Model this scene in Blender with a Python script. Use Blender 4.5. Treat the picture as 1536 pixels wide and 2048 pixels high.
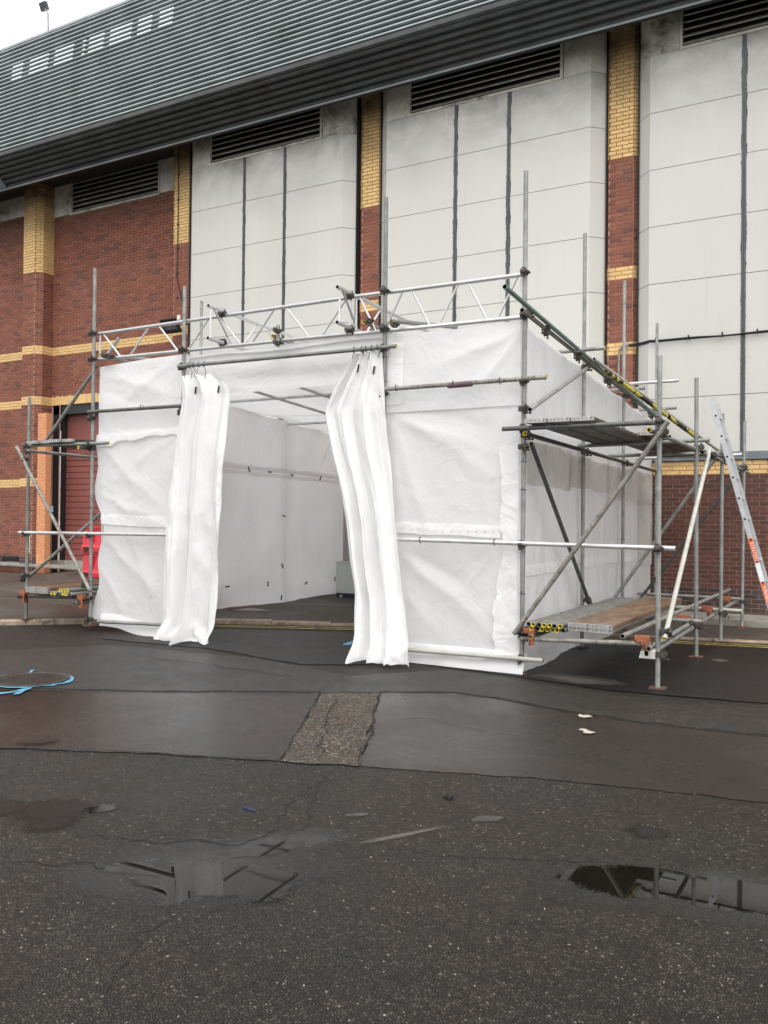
import bpy, bmesh, math, random
import numpy as np
from mathutils import Vector, Matrix
random.seed(7); rng = np.random.default_rng(7)
sc = bpy.context.scene
for o in list(bpy.data.objects): bpy.data.objects.remove(o)
COL = sc.collection
# ------------------------------------------------------------------ camera
F, YAW, PIT, ROL, EYE = 1723.3, 0.50740534, 0.010914905, 0.010332154, 1.6
cy, sy, cp, sp, cr, sr = math.cos(YAW), math.sin(YAW), math.cos(PIT), math.sin(PIT), math.cos(ROL), math.sin(ROL)
fwd = Vector((-sy*cp, cy*cp, sp)); rt0 = Vector((cy, sy, 0)); up0 = rt0.cross(fwd)
RT = cr*rt0 + sr*up0; UP = -sr*rt0 + cr*up0; CAM = Vector((0, 0, EYE))
cd = bpy.data.cameras.new('camera'); cam = bpy.data.objects.new('camera', cd); COL.objects.link(cam)
cd.sensor_fit = 'HORIZONTAL'; cd.sensor_width = 36; cd.lens = 36*F/1536; cd.clip_start = .05; cd.clip_end = 500
M = Matrix((RT, UP, -fwd)).transposed().to_4x4(); M.translation = CAM; cam.matrix_world = M
sc.camera = cam
# ------------------------------------------------------------------ sky, sun, exposure
SUN_EL, SUN_AZ = math.radians(58), math.radians(142)      # direction the light comes from, azimuth from +Y clockwise
w = bpy.data.worlds.new('World'); sc.world = w; w.use_nodes = True
nt = w.node_tree; nt.nodes.clear()
sky = nt.nodes.new('ShaderNodeTexSky'); sky.sky_type = 'NISHITA'; sky.sun_disc = False
sky.sun_elevation = SUN_EL; sky.sun_rotation = SUN_AZ; sky.air_density = 1.6; sky.dust_density = 6; sky.ozone_density = 1
hs = nt.nodes.new('ShaderNodeHueSaturation'); hs.inputs['Saturation'].default_value = .12
bg = nt.nodes.new('ShaderNodeBackground'); bg.inputs['Strength'].default_value = .15
wo = nt.nodes.new('ShaderNodeOutputWorld')
cl = nt.nodes.new('ShaderNodeMix'); cl.data_type = 'RGBA'; cl.inputs[0].default_value = .75; cl.inputs[7].default_value = (6.0, 6.05, 6.15, 1)   # even cloud cover
nt.links.new(sky.outputs[0], hs.inputs['Color']); nt.links.new(hs.outputs[0], cl.inputs[6]); nt.links.new(cl.outputs[2], bg.inputs['Color']); nt.links.new(bg.outputs[0], wo.inputs[0])
sl = bpy.data.lights.new('sun', 'SUN'); sl.energy = 1.0; sl.angle = math.radians(70); sl.color = (1, .97, .93)
so = bpy.data.objects.new('sun', sl); COL.objects.link(so)
sd = Vector((math.sin(SUN_AZ)*math.cos(SUN_EL), math.cos(SUN_AZ)*math.cos(SUN_EL), math.sin(SUN_EL)))
so.rotation_euler = sd.to_track_quat('Z', 'Y').to_euler(); so.location = sd*40
sc.view_settings.view_transform = 'Standard'; sc.view_settings.look = 'None'
sc.view_settings.exposure = 0.97; sc.view_settings.gamma = 1; sc.view_settings.use_curve_mapping = False
sc.render.engine = 'CYCLES'; sc.cycles.use_denoising = True
sc.cycles.max_bounces = 8; sc.cycles.diffuse_bounces = 4; sc.cycles.glossy_bounces = 3; sc.cycles.transmission_bounces = 6
sc.cycles.use_adaptive_sampling = True

# ------------------------------------------------------------------ helpers
def at(px, py, ax, val):
    """point of the plane axis=val seen at photo pixel px,py (measuring from the photograph)"""
    d = (px-768)/F*RT - (py-1024)/F*UP + fwd
    i = 'XYZ'.index(ax); t = (val-CAM[i])/d[i]
    return CAM + t*d
def pxof(p):
    q = Vector(p)-CAM; k = q.dot(fwd)
    return 768+F*q.dot(RT)/k, 1024-F*q.dot(UP)/k, k
ORG = {}
def link(o, parent=None):
    COL.objects.link(o)
    if parent is not None: o.parent = parent
    return o
def tag(o, label=None, cat=None, group=None, kind=None):
    for k, v in (('label', label), ('category', cat), ('group', group), ('kind', kind)):
        if v: o[k] = v
    return o
def empty(name, loc, label, cat, group=None):
    o = bpy.data.objects.new(name, None); o.empty_display_size = .2; o.location = loc; COL.objects.link(o)
    ORG[o.name] = Vector(loc); return tag(o, label, cat, group)
def org(o):
    while o is not None and o.name not in ORG: o = o.parent
    return ORG[o.name] if o else Vector((0, 0, 0))
class MB:
    def __init__(s): s.v = []; s.f = []; s.m = []; s.sm = []; s.mats = []
    def mat(s, m):
        if m not in s.mats: s.mats.append(m)
        return s.mats.index(m)
    def add(s, vs, fs, m, smooth=False):
        b = len(s.v); k = s.mat(m); s.v += [tuple(v) for v in vs]
        for f in fs: s.f.append([b+i for i in f]); s.m.append(k); s.sm.append(smooth)
    def box(s, c, size, m, R=None, drop=()):
        hx, hy, hz = size[0]/2, size[1]/2, size[2]/2
        vs = [Vector((x, y, z)) for z in (-hz, hz) for y in (-hy, hy) for x in (-hx, hx)]
        if R is not None: vs = [R @ v for v in vs]
        fs = {'bot': (0, 2, 3, 1), 'top': (4, 5, 7, 6), 'front': (0, 1, 5, 4), 'back': (2, 6, 7, 3), 'left': (0, 4, 6, 2), 'right': (1, 3, 7, 5)}
        c = Vector(c); s.add([c+v for v in vs], [f for k, f in fs.items() if k not in drop], m)
    def lohi(s, lo, hi, m, drop=()):
        s.box([(a+b)/2 for a, b in zip(lo, hi)], [b-a for a, b in zip(lo, hi)], m, None, drop)
    def tube(s, p0, p1, r, m, n=12, hollow=.0, endm=None, inner=None):
        p0, p1 = Vector(p0), Vector(p1); d = (p1-p0).normalized(); q = d.to_track_quat('Z', 'Y').to_matrix()
        ring = lambda p, rr: [p + q @ Vector((rr*math.cos(2*math.pi*k/n), rr*math.sin(2*math.pi*k/n), 0)) for k in range(n)]
        s.add(ring(p0, r)+ring(p1, r), [(k, (k+1) % n, n+(k+1) % n, n+k) for k in range(n)], m, True)
        for p, sg, e in ((p0, 1, 0), (p1, -1, 1)):
            if hollow:
                ri = r-hollow; em = (endm[e] if endm and endm[e] else m)
                A, B, Cc = ring(p, r), ring(p, ri), ring(p+d*sg*.07, ri)
                f1 = [(k, n+k, n+(k+1) % n, (k+1) % n) for k in range(n)]
                if sg < 0: f1 = [tuple(reversed(f)) for f in f1]
                s.add(A+B, f1, em)
                f2 = [(k, n+k, n+(k+1) % n, (k+1) % n) for k in range(n)]
                if sg < 0: f2 = [tuple(reversed(f)) for f in f2]
                s.add(B+Cc, f2, em if em is not m else (inner or m), True)
                s.add(Cc, [tuple(range(n)) if sg < 0 else tuple(reversed(range(n)))], inner or m)
            else:
                s.add(ring(p, r), [tuple(range(n)) if sg < 0 else tuple(reversed(range(n)))], m)
    def poly(s, pts, r, m, n=8):
        for a, b in zip(pts[:-1], pts[1:]): s.tube(a, b, r, m, n)
    def torus(s, c, axis, R, r, m, n=16, k=6, arc=1.0):
        q = Vector(axis).to_track_quat('Z', 'Y').to_matrix(); c = Vector(c); vs = []; fs = []
        nn = n if arc >= 1 else n+1
        for i in range(nn):
            a = 2*math.pi*arc*i/n
            for j in range(k):
                b = 2*math.pi*j/k; rr = R+r*math.cos(b)
                vs.append(c + q @ Vector((rr*math.cos(a), rr*math.sin(a), r*math.sin(b))))
        for i in range(n):
            i2 = (i+1) % nn
            for j in range(k): fs.append((i*k+j, i2*k+j, i2*k+(j+1) % k, i*k+(j+1) % k))
        s.add(vs, fs, m, True)
    def prism(s, prof, axis_pts, m, smooth=False, closed=True):
        """sweep the 2D profile (list of vectors) between two offsets"""
        a, b = axis_pts; n = len(prof)
        vs = [Vector(p)+Vector(a) for p in prof]+[Vector(p)+Vector(b) for p in prof]
        fs = [(k, (k+1) % n, n+(k+1) % n, n+k) for k in range(n if closed else n-1)]
        if closed: fs += [tuple(reversed(range(n))), tuple(range(n, 2*n))]
        s.add(vs, fs, m, smooth)
    def mesh(s, name, off=Vector((0, 0, 0))):
        me = bpy.data.meshes.new(name); ox, oy, oz = off
        me.from_pydata([(x-ox, y-oy, z-oz) for x, y, z in s.v], [], s.f)
        for m in s.mats: me.materials.append(MT[m])
        me.polygons.foreach_set('material_index', s.m); me.polygons.foreach_set('use_smooth', s.sm); me.update()
        return me
    def build(s, name, parent=None, loc=None):
        off = org(parent) if parent is not None else (Vector(loc) if loc is not None else Vector((0, 0, 0)))
        o = bpy.data.objects.new(name, s.mesh(name, off))
        if parent is None and loc is not None: o.location = loc; ORG[o.name] = Vector(loc)
        return link(o, parent)
# lattice noise
def _h(ix, iy, seed):
    n = (ix.astype(np.int64)*374761393 + iy.astype(np.int64)*668265263 + seed*1442695041) & 0xffffffff
    n = ((n ^ (n >> 13))*1274126177) & 0xffffffff
    return ((n ^ (n >> 16)) & 0xffff)/65535.0
def vn(x, y, seed=0):
    x = np.asarray(x, float); y = np.asarray(y, float)
    ix, iy = np.floor(x), np.floor(y); fx, fy = x-ix, y-iy
    fx = fx*fx*fx*(fx*(fx*6-15)+10); fy = fy*fy*fy*(fy*(fy*6-15)+10)
    a, b, c, d = _h(ix, iy, seed), _h(ix+1, iy, seed), _h(ix, iy+1, seed), _h(ix+1, iy+1, seed)
    return (a+(b-a)*fx+(c-a)*fy+(a-b-c+d)*fx*fy)*2-1
def fbm(x, y, seed=0, o=3):
    r = 0; a = 1; t = 0
    for k in range(o): r = r+a*vn(np.asarray(x)*2**k, np.asarray(y)*2**k, seed+k*17); t += a; a *= .5
    return r/t
def sstep(a, b, x):
    t = np.clip((np.asarray(x, float)-a)/(b-a), 0, 1); return t*t*(3-2*t)

# ------------------------------------------------------------------ materials
MT = {}
class NT:
    def __init__(s, name):
        m = bpy.data.materials.new(name); m.use_nodes = True; s.t = m.node_tree; s.t.nodes.clear(); MT[name] = m
        s.out = s.n('ShaderNodeOutputMaterial'); s.p = s.n('ShaderNodeBsdfPrincipled'); s.l(s.p.outputs[0], s.out.inputs[0])
    def n(s, t, **kw):
        x = s.t.nodes.new(t)
        for k, v in kw.items(): setattr(x, k, v)
        return x
    def l(s, a, b): s.t.links.new(a, b)
    def set(s, x, i, v):
        if hasattr(v, 'is_linked') or hasattr(v, 'links'): s.l(v, x.inputs[i])
        else: x.inputs[i].default_value = v
    def pos(s, obj=False):
        if obj: return s.n('ShaderNodeTexCoord').outputs['Object']
        return s.n('ShaderNodeNewGeometry').outputs['Position']
    def map(s, v, sc=(1, 1, 1), loc=(0, 0, 0)):
        x = s.n('ShaderNodeMapping'); s.l(v, x.inputs[0]); x.inputs['Scale'].default_value = sc; x.inputs['Location'].default_value = loc; return x.outputs[0]
    def noise(s, v, scale, det=4, rough=.55, dist=0):
        x = s.n('ShaderNodeTexNoise'); s.l(v, x.inputs['Vector']); x.inputs['Scale'].default_value = scale; x.inputs['Detail'].default_value = det
        x.inputs['Roughness'].default_value = rough; x.inputs['Distortion'].default_value = dist; return x.outputs[0]
    def vor(s, v, scale, feat='F1'):
        x = s.n('ShaderNodeTexVoronoi', feature=feat); s.l(v, x.inputs['Vector']); x.inputs['Scale'].default_value = scale; return x
    def ramp(s, v, pts, interp='LINEAR'):
        x = s.n('ShaderNodeValToRGB'); s.l(v, x.inputs[0]); e = x.color_ramp.elements; x.color_ramp.interpolation = interp
        while len(e) < len(pts): e.new(.5)
        for q, (p, c) in zip(e, pts): q.position = p; q.color = (c, c, c, 1) if isinstance(c, (int, float)) else (*c, 1)
        return x.outputs[0]
    def mix(s, f, a, b, mode='MIX'):
        x = s.n('ShaderNodeMix', data_type='RGBA', blend_type=mode); s.set(x, 0, f)
        for i, c in ((6, a), (7, b)):
            if isinstance(c, tuple): x.inputs[i].default_value = (*c, 1)
            else: s.l(c, x.inputs[i])
        return x.outputs[2]
    def math(s, op, a, b=0.0, c=0.0):
        x = s.n('ShaderNodeMath', operation=op)
        for i, q in enumerate((a, b, c)): s.set(x, i, q)
        return x.outputs[0]
    def sep(s, v):
        x = s.n('ShaderNodeSeparateXYZ'); s.l(v, x.inputs[0]); return x.outputs
    def bump(s, h, st=.4, d=.01, nrm=None):
        x = s.n('ShaderNodeBump'); s.l(h, x.inputs['Height']); x.inputs['Strength'].default_value = st; x.inputs['Distance'].default_value = d
        if nrm is not None: s.l(nrm, x.inputs['Normal'])
        return x.outputs[0]
    def fin(s, col=None, rough=None, metal=0, nrm=None, spec=.5):
        if col is not None:
            if isinstance(col, tuple): s.p.inputs['Base Color'].default_value = (*col, 1)
            else: s.l(col, s.p.inputs['Base Color'])
        if rough is not None: s.set(s.p, 'Roughness', rough)
        s.set(s.p, 'Metallic', metal); s.p.inputs['Specular IOR Level'].default_value = spec
        if nrm is not None: s.l(nrm, s.p.inputs['Normal'])
def simple(name, col, rough=.6, metal=0, var=.25, scale=6, bump=0, bscale=40, dirt=None, spec=.5, obj=True):
    m = NT(name); p = m.pos(obj)
    f = m.ramp(m.noise(p, scale, 5, .6), [(.3, 1-var), (.7, 1+var)])
    c = m.mix(1.0, tuple(col), f, 'MULTIPLY')
    if dirt: c = m.mix(m.ramp(m.noise(p, dirt[1], 6, .7, .6), [(dirt[2], 0), (dirt[2]+.13, 1)]), c, tuple(dirt[0]))
    nr = m.bump(m.noise(p, bscale, 4), bump, .004) if bump else None
    m.fin(c, rough, metal, nr, spec); return m
# tubes: galvanised, weathered; mottled
def tube_mat(name, a, b, spot, metal, rough, spotc=(.03, .028, .025)):
    m = NT(name); p = m.pos(True); rnd = m.n('ShaderNodeObjectInfo').outputs['Random']
    v = m.n('ShaderNodeVectorMath', operation='ADD'); m.l(p, v.inputs[0]); m.l(m.mix(1.0, (9, 5, 7), rnd, 'MULTIPLY'), v.inputs[1]); p = v.outputs[0]
    c = m.mix(m.ramp(m.noise(p, 7, 5, .65), [(.35, 0), (.65, 1)]), a, b)
    c = m.mix(m.math('MULTIPLY', rnd, .45), c, tuple(.55*x for x in a))
    c = m.mix(m.ramp(m.noise(p, 23, 6, .7, .4), [(spot, 0), (spot+.08, .85)]), c, spotc)
    c = m.mix(m.ramp(m.noise(p, 60, 3, .7), [(.66, 0), (.74, .6)]), c, (.55, .53, .5))
    m.fin(c, m.ramp(m.noise(p, 12, 3), [(.3, rough-.1), (.7, rough+.15)]), metal, m.bump(m.noise(p, 90, 3), .15, .002)); return m
tube_mat('galvanised', (.20, .205, .19), (.34, .345, .33), .66, .35, .5)
tube_mat('galvanised_dark', (.07, .072, .07), (.14, .142, .135), .60, .3, .42)
tube_mat('aluminium', (.55, .55, .54), (.72, .72, .71), .66, .55, .38, (.12, .09, .07))
tube_mat('green_tube', (.13, .19, .165), (.20, .265, .24), .68, .2, .5)
tube_mat('pale_tube', (.40, .39, .34), (.52, .51, .46), .66, .1, .6)
tube_mat('weathered_tube', (.20, .19, .165), (.36, .34, .30), .54, .2, .65, (.06, .045, .035))
simple('tube_inside', (.03, .027, .024), .8)
simple('yellow_cap', (.72, .60, .06), .5, var=.2, scale=30)
simple('coupler_steel', (.075, .066, .058), .6, .5, .5, 30, .4, 120, ((.14, .06, .03), 25, .58))
simple('orange_paint', (.33, .105, .05), .6, .1, .35, 25, .3, 100, ((.10, .06, .045), 22, .52))
simple('base_steel', (.10, .065, .05), .7, .3, .5, 20, .3, 80, ((.28, .09, .05), 9, .52))
simple('tie_cord', (.02, .022, .07), .6)
simple('black_rubber', (.018, .018, .019), .6, var=.3)
simple('dark_steel', (.06, .065, .07), .5, .4)
m = NT('hazard_wrap'); p = m.pos(); c = m.ramp(m.noise(p, 5.5, 3, .7, .3), [(.47, (.025, .024, .022)), (.5, (.50, .42, .07))], 'LINEAR'); m.fin(c, .6, 0, m.bump(m.noise(p, 30, 3), .5, .01))
# timber
def wood(name, a, b, rough, dirt):
    m = NT(name); p = m.pos(True); rnd = m.n('ShaderNodeObjectInfo').outputs['Random']
    v = m.n('ShaderNodeVectorMath', operation='ADD'); m.l(p, v.inputs[0]); m.l(m.mix(1.0, (13, 4, 7), rnd, 'MULTIPLY'), v.inputs[1]); q = v.outputs[0]
    g = m.noise(m.map(q, (40, 1.5, 40)), 1, 5, .6, .4)
    c = m.mix(m.ramp(g, [(.3, 0), (.7, 1)]), a, b)
    c = m.mix(m.ramp(m.noise(m.map(q, (3, 1, 3)), 2.2, 5, .65), [(.46, 0), (.62, .85)]), c, dirt)
    m.fin(c, m.ramp(m.noise(q, 2.5, 3), [(.35, rough-.2), (.65, rough)]), 0, m.bump(g, .3, .003))
wood('timber', (.17, .095, .052), (.27, .165, .095), .5, (.10, .05, .032))
wood('timber_dark', (.035, .026, .02), (.085, .062, .046), .6, (.02, .016, .013))
wood('timber_grey', (.10, .085, .07), (.2, .175, .15), .65, (.05, .04, .034))
simple('board_band', (.42, .41, .39), .45, .6, .3, 20, .2, 60, ((.1, .09, .08), 18, .55))
# bricks
def brick(name, cols, rough=.75):
    m = NT(name); p = m.pos()
    r = m.math('FRACT', m.math('ADD', m.n('ShaderNodeNewGeometry').outputs['Random Per Island'], m.math('MULTIPLY', m.n('ShaderNodeObjectInfo').outputs['Random'], 7.31)))
    c = m.ramp(r, [(i/(len(cols)), x) for i, x in enumerate(cols)], 'CONSTANT')
    c = m.mix(1.0, c, m.ramp(m.noise(p, 25, 5, .7), [(.3, .75), (.7, 1.2)]), 'MULTIPLY')
    c = m.mix(m.ramp(m.noise(p, .6, 4, .6), [(.5, 0), (.75, .35)]), c, tuple(x*.55 for x in cols[0]))
    c = m.mix(m.ramp(m.noise(m.map(p, (2.5, 2.5, .6)), 2.2, 5, .7), [(.58, 0), (.75, .22)]), c, (.42, .33, .28))
    z = m.sep(p)[2]
    soot = m.math('MULTIPLY', m.ramp(m.math('MULTIPLY_ADD', z, .1, -.05), [(.86, 0), (1.0, 1)]), m.ramp(m.noise(p, 1.7, 4), [(.3, .45), (.6, 1)]))
    c = m.mix(m.math('MULTIPLY', soot, .85), c, (.03, .026, .022))
    m.fin(c, rough, 0, m.bump(m.noise(p, 130, 4), .35, .003))
brick('brick_red', [(.205, .066, .038), (.235, .078, .045), (.185, .060, .036), (.25, .088, .052), (.21, .071, .043), (.225, .072, .04), (.13, .05, .036), (.19, .064, .038), (.24, .083, .05), (.215, .069, .039)])
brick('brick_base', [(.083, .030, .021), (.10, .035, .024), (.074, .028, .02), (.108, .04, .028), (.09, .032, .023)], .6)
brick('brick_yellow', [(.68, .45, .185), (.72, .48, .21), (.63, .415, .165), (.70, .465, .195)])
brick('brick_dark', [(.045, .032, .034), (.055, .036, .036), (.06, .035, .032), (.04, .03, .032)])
brick('brick_orange', [(.62, .28, .135), (.64, .29, .14), (.60, .27, .13)])
m = NT('mortar'); p = m.pos(); c = m.mix(m.ramp(m.noise(p, 3, 4), [(.35, 0), (.65, 1)]), (.40, .235, .17), (.47, .30, .225)); m.fin(m.mix(m.math('GREATER_THAN', m.sep(p)[2], 8.31), c, (.15, .085, .035)), .9)
simple('mortar_grey', (.2, .17, .15), .9, obj=False)
# cladding
m = NT('cladding'); p = m.pos(); xyz = m.sep(p)
c = m.mix(m.ramp(m.noise(m.map(p, (1, 1, .35)), .8, 4, .6), [(.35, 0), (.7, 1)]), (.495, .485, .445), (.53, .518, .482))
streak = m.noise(m.map(p, (9, 9, .30)), 1.6, 5, .65)
c = m.mix(m.ramp(streak, [(.58, 0), (.85, .25)]), c, (.32, .29, .24))
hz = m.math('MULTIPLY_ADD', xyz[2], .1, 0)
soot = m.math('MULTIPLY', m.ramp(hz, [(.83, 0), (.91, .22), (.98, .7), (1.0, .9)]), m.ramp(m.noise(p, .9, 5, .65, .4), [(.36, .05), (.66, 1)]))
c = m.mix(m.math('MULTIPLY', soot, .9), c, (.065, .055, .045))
wv = m.n('ShaderNodeTexWave', wave_type='BANDS', bands_direction='Z'); m.l(p, wv.inputs[0]); wv.inputs['Scale'].default_value = 7.5
m.fin(c, .45, 0, m.bump(wv.outputs[1], .12, .004, m.bump(m.noise(p, 1.3, 2), .12, .05)))
simple('panel_joint', (.035, .032, .03), .8)
simple('mullion_grey', (.095, .105, .115), .45, .3, obj=False)
simple('sealant', (.014, .014, .014), .7)
simple('flashing', (.15, .175, .19), .5, .2, obj=False)
simple('frame_cream', (.46, .435, .38), .6, 0, .25, 3, 0, 40, ((.13, .115, .095), 1.1, .52), obj=False)
simple('louvre_slat', (.30, .28, .23), .6, .1, .4, 5, obj=False)
simple('louvre_dark', (.006, .006, .006), .9)
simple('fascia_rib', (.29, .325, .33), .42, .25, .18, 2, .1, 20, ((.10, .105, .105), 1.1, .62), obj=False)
simple('fascia_shaded', (.052, .057, .055), .5, .2, .3, 2, .1, 20, ((.045, .035, .03), 1.6, .55), obj=False)  # downward-facing part of the fascia: its shade put into a darker colour
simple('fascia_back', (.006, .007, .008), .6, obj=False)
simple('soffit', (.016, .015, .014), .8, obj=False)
simple('roof_white', (.6, .6, .6), .6, obj=False)
simple('concrete', (.25, .235, .205), .85, 0, .3, 3, .4, 60, ((.12, .11, .09), 4, .58), obj=False)
simple('door_paint', (.225, .075, .06), .5, 0, .12, 3, 0, 40, ((.14, .05, .04), 1.4, .6), obj=False)
simple('black_frame', (.012, .013, .014), .5)
simple('white_paint', (.7, .7, .68), .5)
simple('plaque', (.55, .5, .32), .6)
simple('red_plastic', (.50, .016, .03), .35, 0, .12)
simple('cabinet_grey', (.55, .60, .56), .4, 0, .05)
simple('navy_base', (.02, .025, .05), .5)
simple('glass_lens', (.10, .11, .12), .12)
simple('ladder_alu', (.50, .51, .52), .38, .55, .12, 10)
simple('shard_blue', (.03, .05, .11), .4)
simple('label_orange', (.75, .14, .04), .5, 0, .1)
simple('label_white', (.75, .75, .75), .5, 0, .1)
# sheeting: translucent reinforced polythene with a faint grid
def sheeting(name, col, trans, rough=.38, cloudy=.06, crease=.35):
    m = NT(name); p = m.pos(); xyz = m.sep(p)
    c = m.mix(m.ramp(m.noise(p, 1.3, 4, .6), [(.35, 0), (.65, 1)]), col, tuple(x*(1-cloudy) for x in col))
    g1 = m.math('PINGPONG', m.math('MULTIPLY', m.math('ADD', xyz[0], xyz[1]), 90), 1); g2 = m.math('PINGPONG', m.math('MULTIPLY', xyz[2], 90), 1)
    grid = m.math('MAXIMUM', g1, g2)
    gm = m.ramp(grid, [(.75, 0), (.95, 1)])
    c = m.mix(m.math('MULTIPLY', gm, .10), c, tuple(x*.8 for x in col))
    v = m.vor(m.map(p, (1, 1, 1)), 5.5); v2 = m.noise(m.map(p, (1, 1, 1)), 4, 5, .62, 1.2)
    rd = m.math('ABSOLUTE', m.math('SUBTRACT', m.noise(p, 2.6, 2, .5, 1.6), .5)); rd2 = m.math('ABSOLUTE', m.math('SUBTRACT', m.noise(m.map(p, (1, 1, .6), (3, 1, 2)), 6.5, 2, .5, 1.2), .5))
    nr = m.bump(m.ramp(rd, [(0, 1), (.16, 0)]), crease*.55, .03, m.bump(m.ramp(rd2, [(0, 1), (.13, 0)]), crease*.45, .012, m.bump(v2, crease*.5, .02, m.bump(gm, .05, .002))))
    m.fin(c, rough, 0, nr, .5)
    tr = m.n('ShaderNodeBsdfTranslucent'); m.l(c, tr.inputs[0]); m.l(nr, tr.inputs['Normal'])
    mx = m.n('ShaderNodeMixShader'); mx.inputs[0].default_value = trans
    m.l(m.p.outputs[0], mx.inputs[1]); m.l(tr.outputs[0], mx.inputs[2]); m.l(mx.outputs[0], m.out.inputs[0])
sheeting('sheet', (.92, .915, .915), .46, .28, .03, .17)
sheeting('sheet_band', (.88, .88, .87), .34, .32, .03, .25)
sheeting('sheet_brownish', (.76, .735, .69), .42, .45, .12, .4)  # browner tone; on the overlap bands it paints the shadow of doubled layers
sheeting('sheet_left', (.92, .91, .91), .66, .34, .05, .24); sheeting('sheet_side', (.93, .92, .92), .54, .30, .03, .18)
sheeting('sheet_roof', (.80, .80, .80), .40)
sheeting('curtain_sheet', (.93, .93, .92), .42, .24, .02, .13)

# road surfaces
def asphalt(name, lo, hi, chip, speck, stone, wet, bump=.6, tint=None, rl=.25, rh=.6, gap=.10, dark=.5, spec=.40):
    m = NT(name); p = m.pos()
    wp = m.n('ShaderNodeVectorMath', operation='ADD'); m.l(p, wp.inputs[0]); nz = m.n('ShaderNodeTexNoise'); m.l(p, nz.inputs['Vector']); nz.inputs['Scale'].default_value = stone*.8
    sc2 = m.n('ShaderNodeVectorMath', operation='SCALE'); m.l(nz.outputs['Color'], sc2.inputs[0]); sc2.inputs['Scale'].default_value = .6/stone; m.l(sc2.outputs[0], wp.inputs[1]); q = wp.outputs[0]
    v = m.vor(q, stone); rv = m.sep(v.outputs['Color'])[0]; ed = m.vor(q, stone, 'DISTANCE_TO_EDGE').outputs['Distance']
    big = m.noise(p, .55, 5, .6, .3); mid = m.noise(p, 5, 6, .7)
    st = m.ramp(rv, [(0, lo), (.55, hi), (.86, chip), (speck, chip), (min(speck+.012, .999), (.24, .22, .19))])
    c = m.mix(m.ramp(ed, [(.02, 0), (gap, 1)]), tuple(x*dark for x in lo), st)
    c = m.mix(1.0, c, m.ramp(mid, [(.28, .62), (.72, 1.35)]), 'MULTIPLY')
    c = m.mix(m.ramp(m.noise(p, .8, 6, .7, .6), [(.42, 0), (.64, .8)]), c, tint or m.mix(1.0, c, (.95, .76, .58), 'MULTIPLY'))
    wm = m.ramp(big, [(wet-.1, 1), (wet+.1, 0)])
    c = m.mix(m.math('MULTIPLY', wm, .6), c, m.mix(1.0, c, (.45, .43, .41), 'MULTIPLY'))
    r = m.math('ADD', m.math('MULTIPLY', m.math('SUBTRACT', 1, wm), rh-rl), rl)
    r = m.math('ADD', r, m.math('MULTIPLY_ADD', mid, .2, -.1))
    h = m.math('ADD', m.ramp(ed, [(0, 0), (.22, 1)]), m.math('MULTIPLY', rv, .6))
    nr = m.bump(h, bump, .008, m.bump(m.noise(p, 1.7, 3), .25, .03))
    m.fin(c, r, 0, nr, spec)
asphalt('asphalt_coarse', (.0178, .0145, .0116), (.0345, .0285, .0228), (.072, .061, .049), .982, 84, .44, 1.1, None, .42, .62, .16, .34, .34)
asphalt('asphalt_smooth', (.0130, .0108, .0091), (.0205, .0172, .0145), (.031, .027, .023), .99, 170, .54, .22, (.032, .0195, .0125), .20, .42)
asphalt('asphalt_new', (.0042, .0036, .0032), (.0070, .0061, .0054), (.0110, .0096, .0083), .99, 150, .62, .3, None, .40, .55)
asphalt('asphalt_mid', (.0104, .0089, .0076), (.0205, .0177, .0151), (.048, .042, .035), .97, 110, .45, .6, None, .34, .52)
asphalt('concrete_patch', (.044, .035, .027), (.10, .082, .062), (.19, .16, .122), .90, 60, .30, 1.0, None, .5, .75, .2)
asphalt('pavement_tar', (.055, .046, .0375), (.092, .078, .064), (.145, .125, .104), .97, 120, .46, .4, (.052, .037, .027), .36, .62)
simple('kerb_stone', (.27, .205, .15), .75, 0, .35, 7, .6, 70, ((.085, .068, .05), 5, .52), obj=False)
simple('crack_dark', (.007, .0065, .006), .9)
def paintm(name, col, thr):
    m = NT(name); p = m.pos(); c = m.mix(m.ramp(m.noise(p, 22, 6, .75), [(thr, 0), (thr+.07, 1)]), (.035, .032, .03), col); m.fin(c, .5, 0, m.bump(m.noise(p, 120, 3), .4, .004))
paintm('yellow_line', (.50, .40, .10), .41); paintm('blue_paint', (.085, .29, .43), .37)
def film(name, tint, rough, soft, stone=95, clear=True):
    """thin water or stain film over the surface below, broken up by the stones at its edge"""
    m = NT(name); p = m.pos(); a = m.n('ShaderNodeAttribute', attribute_name='fill').outputs['Fac']
    v = m.vor(p, stone).outputs['Distance']; n1 = m.noise(p, 14, 5, .65)
    f = m.math('ADD', a, m.math('ADD', m.math('MULTIPLY_ADD', v, .30, -.14), m.math('MULTIPLY_ADD', n1, .75, -.40)))
    mask = m.ramp(f, [(.5-soft, 0), (.5+soft, 1)])
    tr = m.n('ShaderNodeBsdfTransparent'); gl = m.n('ShaderNodeBsdfGlossy'); gl.inputs['Roughness'].default_value = rough
    dk = m.n('ShaderNodeBsdfTransparent'); dk.inputs[0].default_value = (*tint, 1); fr = m.n('ShaderNodeFresnel'); fr.inputs[0].default_value = 1.5
    w1 = m.n('ShaderNodeMixShader'); m.l(fr.outputs[0], w1.inputs[0]); m.l(dk.outputs[0], w1.inputs[1]); m.l(gl.outputs[0], w1.inputs[2])
    w2 = m.n('ShaderNodeMixShader'); m.l(mask, w2.inputs[0]); m.l(tr.outputs[0], w2.inputs[1])
    if clear: m.l(w1.outputs[0], w2.inputs[2])
    else:
        m.fin(tint, rough); m.l(m.p.outputs[0], w2.inputs[2])
    m.l(w2.outputs[0], m.out.inputs[0])
film('puddle_water', (.62, .58, .53), .012, .05)
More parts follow.
